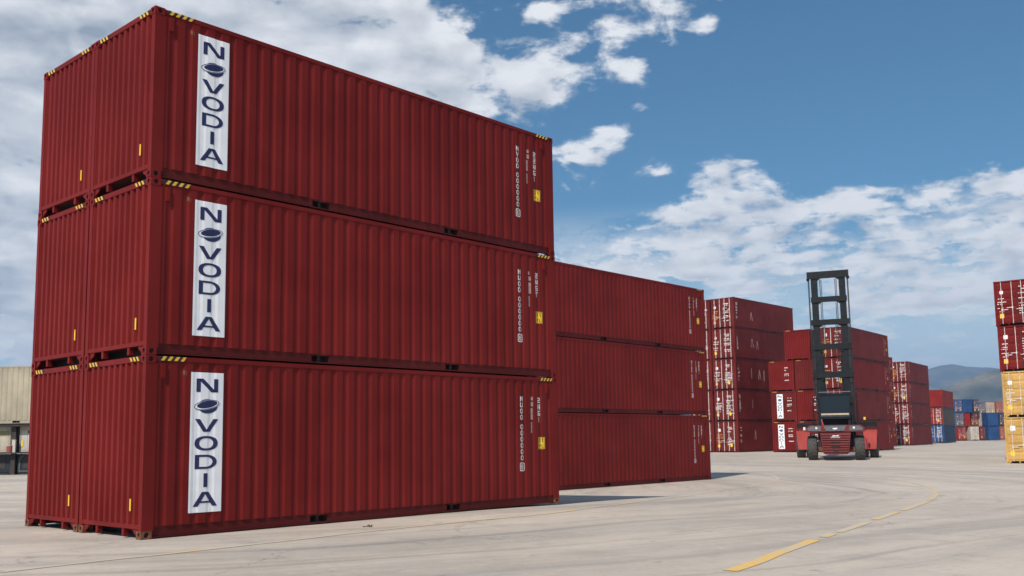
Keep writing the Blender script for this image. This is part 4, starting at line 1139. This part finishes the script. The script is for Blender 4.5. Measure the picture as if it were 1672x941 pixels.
blobs = [ # px, py, radius x px, radius y px, amplitude
 (60, 80, 330, 170, .44), (380, -10, 300, 120, .26), (560, 60, 170, 90, .24), (640, 110, 170, 70, .24), (850, 145, 140, 78, .29), (760, 200, 120, 50, .12),
 (40, 300, 110, 60, .34), (30, 470, 160, 110, .30), (20, 200, 120, 60, .2),
 (1040, 15, 125, 52, .44), (880, 20, 34, 16, .27), (1155, 40, 26, 20, .26), (1060, 165, 42, 24, .24), (1030, 115, 30, 22, .2),
 (955, 255, 60, 36, .30), (1070, 240, 36, 18, .27), (1075, 275, 46, 20, .26), (1010, 215, 42, 22, .25),
 (1235, 262, 95, 40, .30), (1170, 285, 70, 30, .24), (1390, 302, 44, 20, .25), (1590, 290, 110, 30, .25), (1660, 330, 90, 40, .2),
 (1040, 358, 55, 16, .2), (1190, 330, 80, 24, .17), (1310, 350, 240, 42, .32), (1130, 385, 150, 34, .31), (1500, 365, 180, 40, .31), (1650, 380, 120, 50, .28),
 (1250, 422, 260, 26, .25), (1560, 410, 60, 16, .28), (1130, 445, 200, 20, .26), (1450, 448, 200, 20, .27), (1570, 472, 150, 24, .29), (1430, 500, 160, 18, .27), (1550, 530, 160, 14, .24), (1250, 470, 120, 16, .24), (1000, 420, 120, 24, .1),
 (1400, 110, 300, 150, -.22), (1230, 180, 130, 70, -.15), (800, 40, 60, 45, -.18), (1000, 330, 60, 22, -.12), (1500, 200, 260, 70, -.2),
]
cov = None
for px, py, rx, ry, am in blobs:
    a0, e0 = pa(px, py)
    x = t.math('MULTIPLY', t.math('SUBTRACT', az, a0), 1600.0 / rx); y = t.math('MULTIPLY', t.math('SUBTRACT', el, e0), 1600.0 / ry)
    r2 = t.math('ADD', t.math('MULTIPLY', x, x), t.math('MULTIPLY', y, y))
    gsn = t.math('MULTIPLY', t.math('POWER', 2.71828, t.math('MULTIPLY', r2, -.9)), am)
    cov = gsn if cov is None else t.math('ADD', cov, gsn)
def lobe(px, py, rx, ry, am):
    a0, e0 = pa(px, py)
    x = t.math('MULTIPLY', t.math('SUBTRACT', az, a0), 1600.0 / rx); y = t.math('MULTIPLY', t.math('SUBTRACT', el, e0), 1600.0 / ry)
    return t.math('MULTIPLY', t.math('POWER', 2.71828, t.math('MULTIPLY', t.math('ADD', t.math('MULTIPLY', x, x), t.math('MULTIPLY', y, y)), -.9)), am)
over = t.math('ADD', lobe(40, 90, 330, 170, .75), t.math('ADD', lobe(10, 470, 120, 120, .6), lobe(420, 20, 220, 90, .35)))
def cloud_noise(dz, det=0):
    """fractal noise on a flat cloud layer; dz looks a little higher up"""
    z = t.math('ADD', t.math('MAXIMUM', sep.outputs[2], 0.0), .16 + dz)
    cmb = t.new('ShaderNodeCombineXYZ')
    t.link(t.math('DIVIDE', sep.outputs[0], z), cmb.inputs[0]); t.link(t.math('DIVIDE', sep.outputs[1], z), cmb.inputs[1]); t.link(t.math('MULTIPLY', t.math('ADD', el, dz), 3.0), cmb.inputs[2])
    a = t.noise(cmb.outputs[0], 3.6, 5 - det * .3, .55, .2)
    dd = t.vmath('ADD', t.scale(d, (1, 1, 1.5)), (0, 0, dz * 1.5))
    c = t.noise(dd, 21.0, 12 - det, .64 - .02 * det, .35)
    e = t.noise(cmb.outputs[0], 11.0, 10 - det, .62 - .02 * det, .2)
    k = t.math('ADD', t.math('ADD', t.math('MULTIPLY', a, .36), t.math('MULTIPLY', c, .38)), t.math('MULTIPLY', e, .26))
    return t.math('MULTIPLY', t.math('SUBTRACT', k, .5), 5.4)
n0 = cloud_noise(0.0); s0 = cloud_noise(0.0, 8); s1 = cloud_noise(.022, 8)
away = t.ramp(t.math('ABSOLUTE', az), .62, 1.0, 0, .55)   # scattered cloud over the rest of the sky
dens = t.math('ADD', t.math('ADD', n0, t.math('ADD', t.math('MULTIPLY', t.math('MINIMUM', cov, .33), 2.75), over)), t.math('SUBTRACT', away, .60))
alpha = t.ramp(dens, -.10, .46)
thick = t.ramp(dens, .25, 1.25)
lightn = t.math('MULTIPLY', t.math('SUBTRACT', s0, s1), .60)
lit = t.math('ADD', t.math('ADD', .80, lightn), t.math('ADD', t.math('MULTIPLY', thick, -.42), t.math('MULTIPLY', n0, .07)))
lit = t.math('MINIMUM', t.math('MAXIMUM', lit, 0.0), 1.0)
K = 1.0 / STR
cc = t.mix(lit, (.29 * K, .345 * K, .42 * K), (.86 * K, .87 * K, .89 * K))
hs = t.new('ShaderNodeMix', data_type='RGBA', blend_type='MULTIPLY'); hs.inputs['Factor'].default_value = 1.0
t.link(sky.outputs[0], hs.inputs[6]); hs.inputs[7].default_value = (.34, .72, .86, 1)
skc = hs.outputs[2]
low = t.ramp(el, .05, .22, .95, 0)
skc = t.mix(t.math('MULTIPLY', low, 1.0), skc, (.66 * K, .83 * K, .90 * K))
cs = t.new('ShaderNodeCombineXYZ'); t.link(t.math('MULTIPLY', az, 5.0), cs.inputs[0]); t.link(t.math('ADD', t.math('MULTIPLY', el, 34.0), t.math('ADD', t.math('MULTIPLY', az, 2.2), t.math('MULTIPLY', n0, 1.1))), cs.inputs[1])
strk = t.noise(cs.outputs[0], 1.0, 9, .6, .5)
band = t.math('MULTIPLY', t.ramp(el, .05, .085), t.ramp(el, .24, .16))
veil = t.math('MULTIPLY', t.math('MULTIPLY', t.ramp(strk, .42, .62), band), .95)
skc = t.mix(veil, skc, (.95 * K, .96 * K, .95 * K))
fin = t.mix(t.math('MULTIPLY', alpha, t.ramp(el, .0, .09, .25, .97)), skc, cc)
t.link(fin, bg.inputs['Color'])

cam = bpy.data.cameras.new('camera'); co_ = bpy.data.objects.new('camera', cam); COL.objects.link(co_)
cam.sensor_width = 36; cam.lens = 1600.456 / 1672 * 36; cam.shift_y = (536.27 - 470.5) / 1672; cam.shift_x = 0
cam.clip_end = 20000; cam.clip_start = .1
co_.matrix_world = Matrix.Translation((0, 0, CAM_H)) @ Matrix.Rotation(math.pi / 2 + .112974, 4, 'X') @ Matrix.Rotation(-.013390, 4, 'Z')
cam.dof.use_dof = True; cam.dof.focus_distance = 21; cam.dof.aperture_fstop = 2.2
SC.camera = co_
SC.view_settings.view_transform = 'Standard'; SC.view_settings.look = 'None'; SC.view_settings.gamma = 1; SC.view_settings.exposure = 0.12
SC.cycles.volume_bounces = 0; SC.cycles.max_bounces = 6; SC.cycles.use_denoising = True
